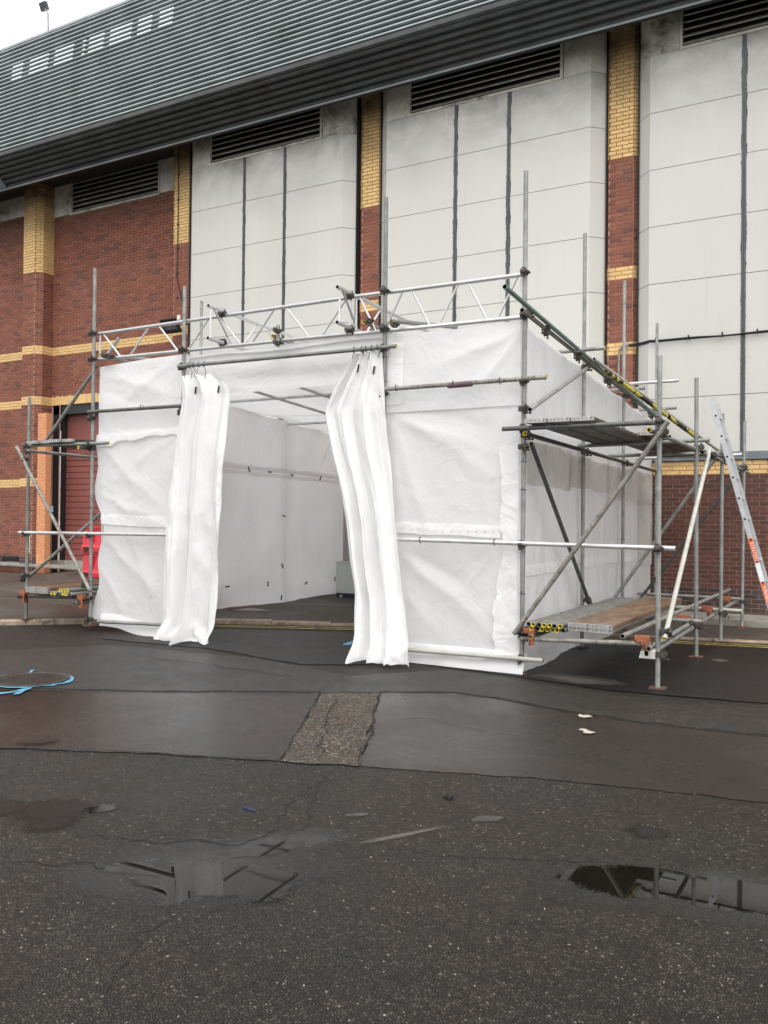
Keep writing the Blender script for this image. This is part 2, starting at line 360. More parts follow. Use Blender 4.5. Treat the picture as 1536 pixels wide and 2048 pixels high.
film('damp', (.56, .52, .47), .42, .45)
film('puddle_brown', (.36, .22, .13), .02, .05)
film('wet_stain', (.26, .20, .14), .30, .42)
film('scuff', (.085, .076, .064), .6, .16, 60, False); film('pale_stain', (.065, .057, .048), .5, .5, 60, False); film('white_splat', (.40, .355, .29), .7, .10, 60, False)
m = NT('iron_cover'); p = m.pos(); m.fin(m.mix(m.ramp(m.noise(p, 14, 5), [(.35, 0), (.65, 1)]), (.028, .022, .018), (.058, .046, .037)), .5, .3)

# ------------------------------------------------------------------ ground
def grid_sheet(name, X, Y, Z, m, parent=None, kind=None, smooth=True, nrm_flip=False):
    ny, nx = X.shape; off = org(parent) if parent is not None else Vector((0, 0, 0))
    V = np.stack([X-off[0], Y-off[1], Z-off[2]], -1).reshape(-1, 3)
    i = np.arange(nx-1)[None, :]+np.arange(ny-1)[:, None]*nx; i = i.reshape(-1)
    Q = np.stack([i, i+1, i+nx+1, i+nx], -1)
    if nrm_flip: Q = Q[:, ::-1]
    me = bpy.data.meshes.new(name); me.from_pydata(V.tolist(), [], Q.tolist()); me.materials.append(MT[m])
    me.polygons.foreach_set('use_smooth', [smooth]*len(Q)); me.update()
    o = bpy.data.objects.new(name, me); link(o, parent)
    if kind: o['kind'] = kind
    return o
gx, gy = np.meshgrid(np.linspace(-70, 60, 40), np.linspace(-40, 60, 40))
grid_sheet('road', gx, gy, gx*0, 'asphalt_coarse', kind='structure')
def ragged(name, pts, z, m, jit=.02, step=.06, seed=1, kind='structure', thick=0.0):
    P = [Vector((p[0], p[1], 0)) for p in pts]; out = []
    for a, b in zip(P, P[1:]+P[:1]):
        n = max(1, int((b-a).length/step)); t = (b-a).normalized(); nn = Vector((-t.y, t.x, 0))
        for k in range(n):
            q = a.lerp(b, k/n); out.append(q+nn*(jit*float(fbm(q.x*5, q.y*5, seed, 3))*1.6+jit*.35*random.uniform(-1, 1)))
    bm = bmesh.new(); vs = [bm.verts.new((q.x, q.y, z)) for q in out]; f = bm.faces.new(vs)
    if f.normal.z < 0: f.normal_flip()
    bm.normal_update()
    if bm.faces[:][0].normal.z < 0: bmesh.ops.reverse_faces(bm, faces=bm.faces[:])
    bmesh.ops.triangulate(bm, faces=bm.faces[:])
    me = bpy.data.meshes.new(name); bm.to_mesh(me); bm.free(); me.materials.append(MT[m])
    o = bpy.data.objects.new(name, me); link(o)
    if kind: o['kind'] = kind
    return o
def gp(*px): return [at(x, y, 'Z', 0) for x, y in px]
# trench reinstatements (each 4 mm above the one below)
ragged('road_patch', gp((-400, 1372), (0, 1380), (300, 1386), (640, 1387), (602, 1455), (560, 1523), (300, 1508), (0, 1497), (-400, 1480)), .004, 'asphalt_smooth', .015, seed=3)
ragged('road_patch', gp((760, 1387), (900, 1388), (985, 1398), (1110, 1422), (1300, 1450), (1536, 1475), (1800, 1500), (1800, 1640), (1400, 1590), (1050, 1556), (718, 1533), (742, 1460)), .004, 'asphalt_smooth', .02, seed=5)
ragged('gravel_patch', gp((641, 1385), (760, 1386), (740, 1460), (717, 1534), (640, 1530), (562, 1524), (603, 1455)), .008, 'concrete_patch', .02, seed=6)
ragged('road_patch', gp((-400, 1300), (0, 1302), (220, 1290), (520, 1318), (700, 1352), (900, 1340), (1040, 1362), (1200, 1388), (1536, 1420), (1800, 1440), (1800, 1496), (1536, 1470), (1300, 1446), (1110, 1418), (985, 1394), (900, 1384), (640, 1384), (300, 1382), (0, 1376), (-400, 1368)), .004, 'asphalt_mid', .02, seed=8)
ragged('road_patch', gp((760, 1318), (1050, 1356), (1200, 1380), (1370, 1395), (1536, 1408), (1900, 1440), (1900, 1300), (1536, 1289), (1330, 1279), (1180, 1271), (900, 1266)), .008, 'asphalt_new', .015, seed=9)
ragged('road_patch', gp((200, 1278), (420, 1298), (600, 1330), (740, 1330), (760, 1268), (560, 1262), (440, 1259), (300, 1256), (215, 1259)), .008, 'asphalt_new', .015, seed=10)
# paving behind the kerb
KERB = [(-40, -8), (-16, 3.6), (-12.6, 6.9), (-11.13, 8.43), (-10.67, 8.90), (-9.9, 9.55), (-8.78, 10.32), (-7.78, 10.765), (-6.8, 11.2), (-5.6, 11.62), (-4.2, 12.03), (-2.4, 12.437), (-1.77, 12.559), (-1.1, 12.70), (1.5, 13.2), (12, 15.0), (30, 18)]
def pz(x, y):
    return .03+.045*sstep(-6, -9.5, x)+.24*sstep(-11.5, -18.5, x)*sstep(10, 15.5, y)
kx = np.array([k[0] for k in KERB]); ky = np.array([k[1] for k in KERB])
tt = np.concatenate([[0], np.cumsum(np.hypot(np.diff(kx), np.diff(ky)))])
ts = np.arange(0, tt[-1], .3); KX = np.interp(ts, tt, kx); KY = np.interp(ts, tt, ky)
for _ in range(3):
    KX[1:-1] = .25*KX[:-2]+.5*KX[1:-1]+.25*KX[2:]; KY[1:-1] = .25*KY[:-2]+.5*KY[1:-1]+.25*KY[2:]
s_ = np.linspace(0, 1, 30)[:, None]
X = KX[None, :]+s_*0; Y = KY[None, :]+s_*(np.maximum(24, KY+6)[None, :]-KY[None, :]); Y = Y+.02
grid_sheet('pavement', X, Y, pz(X, Y)-.004, 'pavement_tar', kind='structure')
kerb = bpy.data.objects.new('kerb', None); link(kerb); kerb['kind'] = 'structure'; ORG['kerb'] = Vector((0, 0, 0))
dl = .915; L0 = 0.2
segs = np.arange(tt[-1]*.12, tt[-1]*.80, dl)
for a in segs:
    xa, ya = np.interp(a, ts, KX), np.interp(a, ts, KY); xb, yb = np.interp(a+dl-.006, ts, KX), np.interp(a+dl-.006, ts, KY)
    if not (-20 < xa < 4): continue
    t = Vector((xb-xa, yb-ya, 0)); L = t.length; t.normalize(); n = Vector((-t.y, t.x, 0)); z = float(pz(xa, ya))+random.uniform(-.003, .003)
    R = Matrix((t, n, Vector((0, 0, 1)))).transposed(); mb = MB(); c = Vector((xa, ya, 0))+t*L/2+n*.065
    pr = [(-.065, -.1), (.065, -.1), (.065, z), (-.045, z), (-.065, z-.02)]
    mb.prism([R @ Vector((-L/2, p_[0], p_[1])) for p_ in reversed(pr)], (c, c+t*L), 'kerb_stone'); mb.build('kerb_stone', kerb)
def ribbon(name, pts, wd, z, m, jit=.006, step=.05, seed=1, taper=False):
    P = [Vector((p[0], p[1], 0)) for p in pts]; out = []
    for a, b in zip(P[:-1], P[1:]):
        n = max(1, int((b-a).length/step)); out += [a.lerp(b, k/n) for k in range(n)]
    out.append(P[-1]); vs = []; fs = []
    for i, q in enumerate(out):
        t = (out[min(i+1, len(out)-1)]-out[max(i-1, 0)]).normalized(); nn = Vector((-t.y, t.x, 0))
        off = jit*2*float(fbm(q.x*4, q.y*4, seed, 3))+jit*float(vn(q.x*17, q.y*17, seed+5)); ww = wd*(.55+.6*abs(float(vn(q.x*9, q.y*9, seed+9))))
        if taper: ww *= min(1, 6*min(i, len(out)-1-i)/max(1, len(out))+.15)
        zz = z(q.x, q.y) if callable(z) else z
        vs += [(q.x+nn.x*(off+ww/2), q.y+nn.y*(off+ww/2), zz), (q.x+nn.x*(off-ww/2), q.y+nn.y*(off-ww/2), zz)]
        if i: fs.append((2*i-2, 2*i-1, 2*i+1, 2*i))
    me = bpy.data.meshes.new(name); me.from_pydata(vs, [], fs); me.materials.append(MT[m]); me.update()
    o = bpy.data.objects.new(name, me); link(o); o['kind'] = 'structure'; return o
# double yellow lines in the road along the kerb
for dd in (.26, .44):
    pts = []
    for a in np.arange(0, ts[-1], .3):
        x, y = np.interp(a, ts, KX), np.interp(a, ts, KY)
        if -9.3 < x < 6:
            x2, y2 = np.interp(a+.2, ts, KX), np.interp(a+.2, ts, KY); t = Vector((x2-x, y2-y, 0)).normalized(); pts.append((x+t.y*dd, y-t.x*dd))
    ribbon('yellow_line', pts, .072, .012, 'yellow_line', .004, seed=int(dd*100))
# cracks and joints
def crack(px, wd=.012, z=.0125, seed=1, jit=.02, taper=True): ribbon('road_crack', gp(*px), wd, z, 'crack_dark', jit, .02, seed, taper)
crack([(-200, 1377), (300, 1386), (560, 1388), (760, 1387), (985, 1396), (1110, 1420), (1300, 1449), (1536, 1474), (1700, 1490)], .022, seed=2, jit=.008, taper=False)
crack([(562, 1523), (300, 1508), (0, 1497)], .022, seed=3, jit=.008, taper=False)
crack([(641, 1385), (602, 1455), (560, 1523)], .02, seed=4, jit=.01); crack([(760, 1386), (742, 1460), (717, 1533)], .02, seed=5, jit=.014)
crack([(610, 1540), (598, 1580), (575, 1610), (560, 1640), (535, 1672), (470, 1690), (400, 1682), (330, 1688), (260, 1676), (150, 1672)], .014, .003, seed=11, jit=.03)
crack([(640, 1545), (636, 1580), (612, 1625), (600, 1650), (560, 1672)], .012, .003, seed=12, jit=.03)
crack([(672, 1392), (662, 1420), (655, 1445), (650, 1470), (640, 1490), (632, 1530)], .014, seed=13, jit=.025)
crack([(0, 1725), (150, 1728), (260, 1735)], .012, .003, seed=14, jit=.03); crack([(348, 1840), (290, 1858), (262, 1870), (268, 1905), (240, 1945), (195, 2010)], .010, .003, seed=15, jit=.02)
crack([(770, 1703), (870, 1710), (960, 1716), (1100, 1722), (1250, 1730)], .010, .003, seed=16, jit=.02); crack([(260, 1312), (420, 1330), (520, 1345), (605, 1362)], .018, seed=17, jit=.03)
crack([(1050, 1356), (1200, 1380), (1370, 1395), (1536, 1408)], .014, seed=18, jit=.01); crack([(760, 1445), (840, 1440), (900, 1450), (1000, 1470), (1060, 1486)], .01, seed=19, jit=.03)
crack([(95, 1168), (210, 1155), (200, 1156)], .03, lambda x, y: float(pz(x, y))+.003, 20, .02)
crack([(640, 1455), (690, 1452), (742, 1456)], .012, seed=21, jit=.02); crack([(250, 1760), (310, 1775), (345, 1786)], .03, .003, seed=22, jit=.03); crack([(400, 2000), (420, 1980)], .01, .003, seed=23)
# puddles: ragged water sheets
def puddle(name, blobs, z, m, seed, cell=.015, nz=.35, fr=3.0, kind='structure'):
    """blobs: list of (centre, long half axis, short half axis, angle)"""
    B = [(Vector((c[0], c[1])), a, b, t) for c, a, b, t in blobs]
    x0 = min(c.x-a*1.4 for c, a, b, t in B); x1 = max(c.x+a*1.4 for c, a, b, t in B); y0 = min(c.y-a*1.4 for c, a, b, t in B); y1 = max(c.y+a*1.4 for c, a, b, t in B)
    nx, ny = int((x1-x0)/cell)+2, int((y1-y0)/cell)+2
    GX, GY = np.meshgrid(x0+np.arange(nx)*cell, y0+np.arange(ny)*cell); Fd = np.full(GX.shape, -9.)
    for c, a, b, t in B:
        dx, dy = GX-c.x, GY-c.y; u = dx*math.cos(t)+dy*math.sin(t); v = -dx*math.sin(t)+dy*math.cos(t)
        Fd = np.maximum(Fd, 1-np.sqrt((u/a)**2+(v/b)**2))
    Fd = Fd+nz*fbm(GX*fr, GY*fr, seed, 4)+nz*.45*fbm(GX*fr*5, GY*fr*5, seed+3, 3)-.05
    vs = []; fs = []; idx = {}
    def vid(key, p):
        if key not in idx: idx[key] = len(vs); vs.append((p[0], p[1], z if not callable(z) else z(p[0], p[1])))
        return idx[key]
    Fd = np.clip(Fd, -1, 1); any_ = np.maximum.reduce([Fd[:-1, :-1], Fd[1:, :-1], Fd[:-1, 1:], Fd[1:, 1:]]) > -.22
    vs = []; fs = []; at_ = []; idx = {}
    def vid(j, i):
        if (j, i) not in idx:
            x, y = GX[j, i], GY[j, i]; idx[(j, i)] = len(vs); vs.append((x, y, z(x, y) if callable(z) else z)); at_.append(float(Fd[j, i])+.5)
        return idx[(j, i)]
    for j, i in zip(*np.nonzero(any_)): fs.append([vid(j, i), vid(j, i+1), vid(j+1, i+1), vid(j+1, i)])
    me = bpy.data.meshes.new(name); me.from_pydata(vs, [], fs); me.materials.append(MT[m])
    A = me.attributes.new('fill', 'FLOAT', 'POINT'); A.data.foreach_set('value', at_); me.update()
    o = bpy.data.objects.new(name, me); link(o); o['kind'] = kind; return o
def blob(x0, y0, x1, y1, yh):
    """ellipse on the road between two photo points, with a half height in photo pixels"""
    a, b = at(x0, y0, 'Z', 0), at(x1, y1, 'Z', 0); c = (a+b)/2; d = b-a; m_ = ((x0+x1)/2, (y0+y1)/2); q = at(m_[0], m_[1]-yh, 'Z', 0)-at(m_[0], m_[1]+yh, 'Z', 0)
    return (c, d.length/2, q.length/2, math.atan2(d.y, d.x))
puddle('puddle', [blob(1120, 1752, 1420, 1775, 30), blob(1330, 1778, 1560, 1800, 34), blob(1480, 1795, 1700, 1815, 36)], .003, 'puddle_water', 31, .012, .28, 2.5)
puddle('puddle', [blob(195, 1734, 430, 1742, 16), blob(315, 1755, 450, 1765, 46), blob(400, 1760, 600, 1766, 36), blob(450, 1714, 610, 1686, 14)], .003, 'puddle_water', 37, .012, .32, 2.4)
puddle('damp_margin', [blob(1060, 1750, 1440, 1777, 46), blob(1300, 1778, 1620, 1802, 50)], .0018, 'damp', 32, .02, .3, 2.0)
puddle('damp_margin', [blob(150, 1740, 640, 1752, 60), blob(430, 1710, 680, 1672, 20)], .0018, 'damp', 38, .02, .35, 2.0)
puddle('wet_patch', [blob(30, 1622, 175, 1622, 18), blob(60, 1645, 140, 1650, 16), blob(-80, 1615, 60, 1618, 14)], .003, 'wet_stain', 41, .012, .3, 4)
puddle('puddle', [blob(165, 1622, 240, 1614, 10)], .003, 'puddle_water', 43, .01, .3, 5)
puddle('wet_patch', [blob(40, 1486, 120, 1482, 7)], .012, 'wet_stain', 44, .012, .3, 5)
puddle('wet_patch', [blob(1255, 1668, 1330, 1668, 12)], .003, 'wet_stain', 46, .012, .5, 6)
puddle('puddle', [blob(690, 1632, 740, 1628, 4), blob(940, 1640, 1010, 1636, 6)], .003, 'puddle_water', 47, .01, .4, 5)
puddle('pale_stain', [blob(720, 1688, 890, 1654, 3)], .003, 'pale_stain', 48, .012, .3, 5)
puddle('pale_stain', [blob(1085, 1352, 1225, 1370, 7)], .013, 'pale_stain', 49, .012, .3, 4)
puddle('pale_stain', [blob(1424, 1322, 1456, 1324, 4)], .013, 'pale_stain', 50, .012, .2, 4)
puddle('white_splat', [blob(1166, 1465, 1184, 1469, 3), blob(1160, 1461, 1172, 1463, 2)], .013, 'white_splat', 51, .005, 1.0, 16)
puddle('white_splat', [blob(1165, 1433, 1174, 1438, 3)], .013, 'white_splat', 52, .005, 1.1, 18)
puddle('puddle', [blob(-60, 1158, 110, 1152, 15), blob(60, 1160, 190, 1150, 9)], lambda x, y: float(pz(x, y))+.006, 'puddle_brown', 53, .05, .25, .8)
puddle('puddle', [blob(450, 1226, 540, 1230, 3)], lambda x, y: float(pz(x, y))+.004, 'puddle_water', 57, .02, .4, 2)
# loose chippings in the foreground (nobody could count them)
mb = MB()
for _ in range(1300):
    d = random.uniform(2.3, 7.5)**1.0; xl = random.uniform(-.5, .5)*d; q = CAM+fwd*d+RT*xl; r = random.uniform(.0012, .0038); a = random.uniform(0, 6.3)
    vs = [(q.x+r*math.cos(a+k*2.09)*random.uniform(.7, 1.4), q.y+r*math.sin(a+k*2.09)*random.uniform(.7, 1.4), .0005) for k in range(3)]+[(q.x, q.y, r*random.uniform(.8, 1.6))]
    mb.add(vs, [(0, 1, 3), (1, 2, 3), (2, 0, 3)], random.choice(['chip_pale', 'chip_grey', 'chip_grey', 'chip_brown']))
simple('chip_pale', (.42, .4, .35), .7); simple('chip_grey', (.13, .125, .115), .6); simple('chip_brown', (.16, .11, .06), .7)
o = mb.build('gravel'); o['kind'] = 'stuff'
# blue survey marks round the manhole
c = at(62, 1362, 'Z', 0); RA = .345
pts = [(c.x+RA*1.10*math.cos(a), c.y+RA*1.10*math.sin(a)) for a in np.linspace(0, 2*math.pi, 60)]
ribbon('blue_paint_ring', pts, .060, .0135, 'blue_paint', .020, .03, 61)
ribbon('blue_paint_arrow', gp((-60, 1396), (20, 1387), (58, 1379)), .07, .0135, 'blue_paint', .006, .03, 62)
ribbon('blue_paint_arrow', gp((10, 1378), (60, 1379), (30, 1392)), .05, .017, 'blue_paint', .006, .03, 63)
ribbon('blue_paint_mark', gp((58, 1349), (66, 1342)), .04, .0135, 'blue_paint', .004, .03, 64)
ribbon('blue_paint_mark', gp((690, 1292), (720, 1280)), .12, .0135, 'blue_paint', .004, .03, 65)
mh = empty('manhole_cover', (c.x, c.y, .013), 'round dark iron manhole cover ringed in blue paint at the left of the road', 'manhole cover')
mb = MB(); mb.tube((c.x, c.y, .004), (c.x, c.y, .018), RA, 'iron_cover', 40); mb.build('cover_plate', mh)
mb = MB()
for i in range(-9, 10):
    for j in range(-9, 10):
        x, y = i*.034+(j % 2)*.017, j*.034
        if x*x+y*y < (RA-.04)**2: mb.box((c.x+x, c.y+y, .0205), (.024, .012, .005), 'iron_cover', Matrix.Rotation(.785 if (i+j) % 2 else -.785, 3, 'Z'), ('bot',))
o = mb.build('tread_pattern', mh); o['kind'] = 'stuff'
mb = MB(); mb.torus((c.x, c.y, .016), (0, 0, 1), RA+.012, .010, 'iron_cover', 40, 5); mb.build('frame', mh)

# ------------------------------------------------------------------ the building
B = empty('warehouse_building', (-9, 15.85, 0), 'big brick warehouse with white cladding bays and a ribbed metal eave', 'building')
YC, YP, YW, YB = 15.60, 15.85, 16.33, 15.50       # cladding, pier, brick bay and base wall planes
PC, Z0, LB = .0771, 2.455, .2313                   # brick course, datum, length
def course_mat(k, pier, bands=(0, 29, 47)):
    if pier and k >= 76: return 'brick_yellow'
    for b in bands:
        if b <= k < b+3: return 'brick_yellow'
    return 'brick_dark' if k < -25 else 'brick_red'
BR = []     # every brick: (centre, tangent, length, material, z height)
def wall_run(p0, p1, z0, z1, pier=False, bands=(0, 29, 47), holes=(), mat=None, phase=0.0, skipmat=None):
    p0, p1 = Vector((*p0, 0)), Vector((*p1, 0)); t = (p1-p0).normalized(); n = Vector((t.y, -t.x, 0)); L = (p1-p0).length
    k0, k1 = math.ceil((z0-Z0)/PC-.01), math.floor((z1-Z0)/PC+.01)
    for k in range(k0, k1):
        m_ = mat or course_mat(k, pier, bands); z = Z0+(k+.5)*PC
        s = -LB*(.5 if k % 2 else 0)+phase
        while s < L:
            a, b = max(s, 0), min(s+LB, L); s += LB
            if b-a < .035: continue
            hs = [(a, b)]
            for (ha, hb, hz0, hz1) in holes:
                if hz0 < z < hz1:
                    nn_ = []
                    for (q0, q1) in hs:
                        if q1 <= ha or q0 >= hb: nn_.append((q0, q1))
                        else:
                            if q0 < ha: nn_.append((q0, ha))
                            if q1 > hb: nn_.append((hb, q1))
                    hs = nn_
            for q0, q1 in hs:
                if q1-q0 < .03: continue
                BR.append((p0+t*(q0+q1)/2+n*.0+Vector((0, 0, z)), t, n, q1-q0-.0125, m_))
def mortar(lo, hi, m='mortar', name='mortar_wall'):
    mb = MB(); mb.lohi(lo, hi, m); return mb.build(name, B)
# base wall under the cladding
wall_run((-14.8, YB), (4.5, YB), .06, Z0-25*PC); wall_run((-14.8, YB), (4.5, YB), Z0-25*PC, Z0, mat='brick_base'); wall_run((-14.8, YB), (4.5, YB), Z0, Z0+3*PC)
mortar((-14.8, YB+.006, -.2), (4.5, YB+.4, Z0+3*PC+.005))
# piers between the bays, chamfered at the corners
def pier(xl, xr, z0, side=False, y1=16.6):
    c = .085
    wall_run((xl, YP), (xr, YP), z0, 10.9, True, phase=.02)
    wall_run((xl-c, YP+c), (xl, YP), z0, 10.9, True, phase=-.05); wall_run((xr, YP), (xr+c, YP+c), z0, 10.9, True, phase=-.07)
    pr = [(xl-c-.004, YP+c+.004), (xl, YP+.006), (xr, YP+.006), (xr+c+.004, YP+c+.004), (xr+c+.004, y1), (xl-c-.004, y1)]
    mb = MB(); mb.prism([Vector((x, y, 0)) for x, y in pr], ((0, 0, z0), (0, 0, 10.95)), 'mortar'); mb.build('pier_core', B)
pier(-4.13, -3.68, 2.6); pier(-9.43, -9.01, 2.6); pier(-14.78, -14.30, .2)
# the corner pier with its return
wall_run((-20.27, YP), (-19.782, YP), .25, 10.7, True); wall_run((-19.782, YP), (-19.637, YP+.145), .25, 10.7, True); wall_run((-19.637, YP+.145), (-19.637, YW+.02), 4.43, 10.7, True); wall_run((-19.637, YP+.145), (-19.637, YW+.02), .25, 4.43)
wall_run((-20.35, YP+.08), (-20.27, YP), .25, 10.7, True)
mb = MB(); mb.prism([Vector((x, y, 0)) for x, y in [(-20.36, YP+.085), (-20.27, YP+.006), (-19.784, YP+.006), (-19.643, YP+.148), (-19.643, 16.8), (-20.36, 16.8)]], ((0, 0, 0), (0, 0, 10.8)), 'mortar'); mb.build('pier_core', B)
# brick bay with the roller door, and the bay beyond the corner pier
zt = at(150, 427, 'Y', YW).z
DX0, DX1, DZ = -19.62, -15.6, 4.70
wall_run((-19.62, YW), (-14.86, YW), .25, zt, holes=[(-19.62+19.62, DX1+19.62, 0, DZ+.26)], bands=(47,))
mortar((-19.64, YW+.006, DZ), (-14.86, YW+.3, zt)); mortar((DX1, YW+.006, 0), (-14.86, YW+.3, DZ)); mortar((-19.64, YW+.006, 0), (DX0, YW+.3, DZ+.01))
wall_run((-27, YW), (-20.36, YW), .25, at(20, 440, 'Y', YW).z); mortar((-27, YW+.006, 0), (-20.36, YW+.3, 10))
for xx in (-19.30, -20.62):
    mb = MB(); mb.lohi((xx-.012, YW-.004, .3), (xx+.012, YW+.01, zt), 'mortar'); mb.build('movement_joint', B)
# soldier course over the door
x = -19.63
while x < DX1+.3:
    BR.append((Vector((x+PC/2, YW, DZ+.13)), Vector((1, 0, 0)), Vector((0, -1, 0)), PC-.01, ('brick_yellow', .245))); x += PC
# painted brick post by the shutter
PX0, PX1 = -19.50, -19.17
for k in range(-27, 27):
    z = Z0+(k+.5)*PC
    if .36 < z < 4.42:
        for a, b in (((PX0, PX0+.22), (PX0+.22, PX1)) if k % 2 else ((PX0, PX0+.11), (PX0+.11, PX1))):
            BR.append((Vector(((a+b)/2, YP-.07, z)), Vector((1, 0, 0)), Vector((0, -1, 0)), b-a-.006, ('brick_orange', PC-.006)))
mb = MB(); mb.lohi((PX0, YP-.066, .3), (PX1, YP+.10, 4.42), 'brick_orange'); mb.build('painted_post', B)
# individual bricks: the 300 that show largest; the rest as one part
def bspec(b): return (b[4], PC-.0135) if isinstance(b[4], str) else b[4]
scored = []
for i, b in enumerate(BR):
    x, y, k = pxof(b[0]); vis = -5 < x < 1541 and -5 < y < 2048
    if k < .1: vis = False
    base = abs(b[0].y-YB) < .01
    if base and not (x > 1322): vis = False
    if not base and x > 1180 and y > 770: vis = False
    if not base and 700 < x < 790 and y > 660: vis = False
    if base and y > 1225: vis = False
    face = abs(b[2].dot((b[0]-CAM).normalized()))
    scored.append((b[3]*bspec(b)[1]*face/k**2 if vis else 0, i))
scored.sort(reverse=True); top = set(i for s, i in scored[:300])
BM = {}; rest = MB()
for i, b in enumerate(BR):
    m_, hz = bspec(b); R = Matrix((b[1], -b[2], Vector((0, 0, 1)))).transposed()
    jit = random.uniform(-.0018, .0018)
    if i in top:
        key = (m_, round(b[3], 2), round(hz, 3))
        if key not in BM:
            mb = MB(); mb.box((0, .006, 0), (b[3], .024, hz), m_); BM[key] = mb.mesh('brick')
        o = bpy.data.objects.new('brick', BM[key]); link(o, B)
        mm = R.to_4x4(); mm.translation = b[0]+b[2]*jit-org(B); o.matrix_local = mm
    else: rest.box(b[0]-b[2]*.006+b[2]*jit, (b[3], .024, hz), m_, R, ('back',))
o = rest.build('brickwork', B); o['kind'] = 'stuff'
# cladding bays: panels one by one, the end ones bent back to the piers
SEAM = [2.835, 3.81, 4.83, 5.85, 6.87, 7.885, 8.90, 9.93]
def bay(xl, xr, mull):
    cuts = [xl]+mull+[xr]
    for i in range(len(cuts)-1):
        a, b = cuts[i], cuts[i+1]
        for z0, z1 in zip(SEAM[:-1], SEAM[1:]):
            if pxof((a, YC, z1))[2] < 1: continue
            g = .005; zz0, zz1 = z0+g, z1-g; lft = i == 0; rgt = i == len(cuts)-2
            A = a if lft else a+.035; Bx = b if rgt else b-.035
            pl = [(A, YC), (Bx, YC)]
            if lft: pl = [(A-.235, YC+.235)]+pl
            if rgt: pl = pl+[(Bx+.235, YC+.235)]
            mb = MB(); n = len(pl); th = .03
            v = [Vector((x, y, zz0)) for x, y in pl]+[Vector((x, y, zz1)) for x, y in pl]+[Vector((x, y+th, zz0)) for x, y in pl]+[Vector((x, y+th, zz1)) for x, y in pl]
            f = []
            for k in range(n-1):
                f += [(k, k+1, n+k+1, n+k), (2*n+k, 3*n+k, 3*n+k+1, 2*n+k+1), (n+k, n+k+1, 3*n+k+1, 3*n+k), (k, 2*n+k, 2*n+k+1, k+1)]
            f += [(0, n, 3*n, 2*n), (n-1, 3*n-1, 4*n-1, 2*n-1)]
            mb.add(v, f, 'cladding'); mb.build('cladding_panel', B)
    mb = MB(); mb.prism([Vector((x, y, 0)) for x, y in [(xl-.225, YC+.245), (xl, YC+.018), (xr, YC+.018), (xr+.225, YC+.245)]], ((0, 0, SEAM[0]), (0, 0, 9.95)), 'panel_joint'); mb.build('cladding_backing', B)
    for x in mull:
        mb = MB(); mb.lohi((x-.033, YC-.012, SEAM[0]), (x+.033, YC+.02, SEAM[-1]-.02), 'mullion_grey')
        mb.lohi((x-.012, YC-.020, SEAM[0]), (x+.012, YC-.012, SEAM[-1]-.02), 'dark_steel'); mb.build('mullion', B)
        n = 420; zs = np.linspace(SEAM[0], SEAM[-1]-.02, n)
        for sgn in (-1, 1):     # ragged mastic along the mullion, heavier towards the top
            wd = .003+.014*np.clip(vn(zs*7, zs*0+x, 5+sgn)*.9+.35, 0, 1)*(.3+.7*sstep(4.5, 8, zs))+.005*vn(zs*40, zs*0, 8+int(abs(x)*10)+sgn)
            vs = []; fs = []
            for k in range(n):
                vs += [(x+sgn*.030, YC-.004, zs[k]), (x+sgn*(.033+max(.004, wd[k])), YC-.004, zs[k])]
                if k: fs.append((2*k-2, 2*k-1, 2*k+1, 2*k) if sgn > 0 else (2*k-1, 2*k-2, 2*k, 2*k+1))
            mb = MB(); mb.add(vs, fs, 'sealant'); mb.build('mastic_strip', B)
    # dark gap to the piers
    mb = MB(); mb.lohi((xl-.252, YC+.19, SEAM[0]), (xl-.237, YC+.4, 10.9), 'sealant'); mb.build('edge_gap', B); mb = MB(); mb.lohi((xr+.237, YC+.19, SEAM[0]), (xr+.252, YC+.4, 10.9), 'sealant'); mb.build('edge_gap', B)
    mb = MB(); mb.lohi((xl-.24, YB-.05, 2.70), (xr+.24, YC+.1, 2.832), 'flashing'); mb.build('sill_flashing', B)
    # louvre over the bay, in a cream surround
    lx0, lx1 = xl+.55, xr-.58
    lou(lx0, lx1, 9.96, 10.95, YC); mb = MB()
    for sg, xx, a, b in ((-1, xl, xl, lx0-.06), (1, xr, lx1+.06, xr)):
        mb = MB(); mb.lohi((a, YC+.01, 9.935), (b, YC+.06, 10.95), 'frame_cream')
        q = [Vector((xx, YC+.01, 0)), Vector((xx+sg*.235, YC+.245, 0)), Vector((xx+sg*.235, YC+.30, 0)), Vector((xx, YC+.07, 0))]
        mb.prism(q, ((0, 0, 9.935), (0, 0, 10.95)), 'frame_cream')
        mb.build('louvre_surround', B)
def lou(x0, x1, z0, z1, y):
    mb = MB(); mb.lohi((x0-.05, y-.02, z0-.05), (x1+.05, y+.05, z0), 'frame_cream'); mb.lohi((x0-.05, y-.02, z0), (x0, y+.05, z1), 'frame_cream'); mb.lohi((x1, y-.02, z0), (x1+.05, y+.05, z1), 'frame_cream')
    fr = mb.build('louvre_frame', B)
    mb = MB(); mb.lohi((x0, y+.14, z0), (x1, y+.2, z1), 'louvre_dark'); mb.build('backing', fr)
    z = z0+.05
    while z < z1-.05:
        mb = MB(); mb.prism([Vector((0, 0, 0)), Vector((0, .012, -.014)), Vector((0, .12, .07)), Vector((0, .11, .085))], ((x0, y+.0, z), (x1, y+.0, z)), 'louvre_slat'); mb.build('slat', fr); z += .125
bay(-3.34, 1.05, [-1.78, -.66]); bay(-8.70, -4.41, [-7.12, -6.0]); bay(-13.98, -9.78, [-12.42, -11.29])
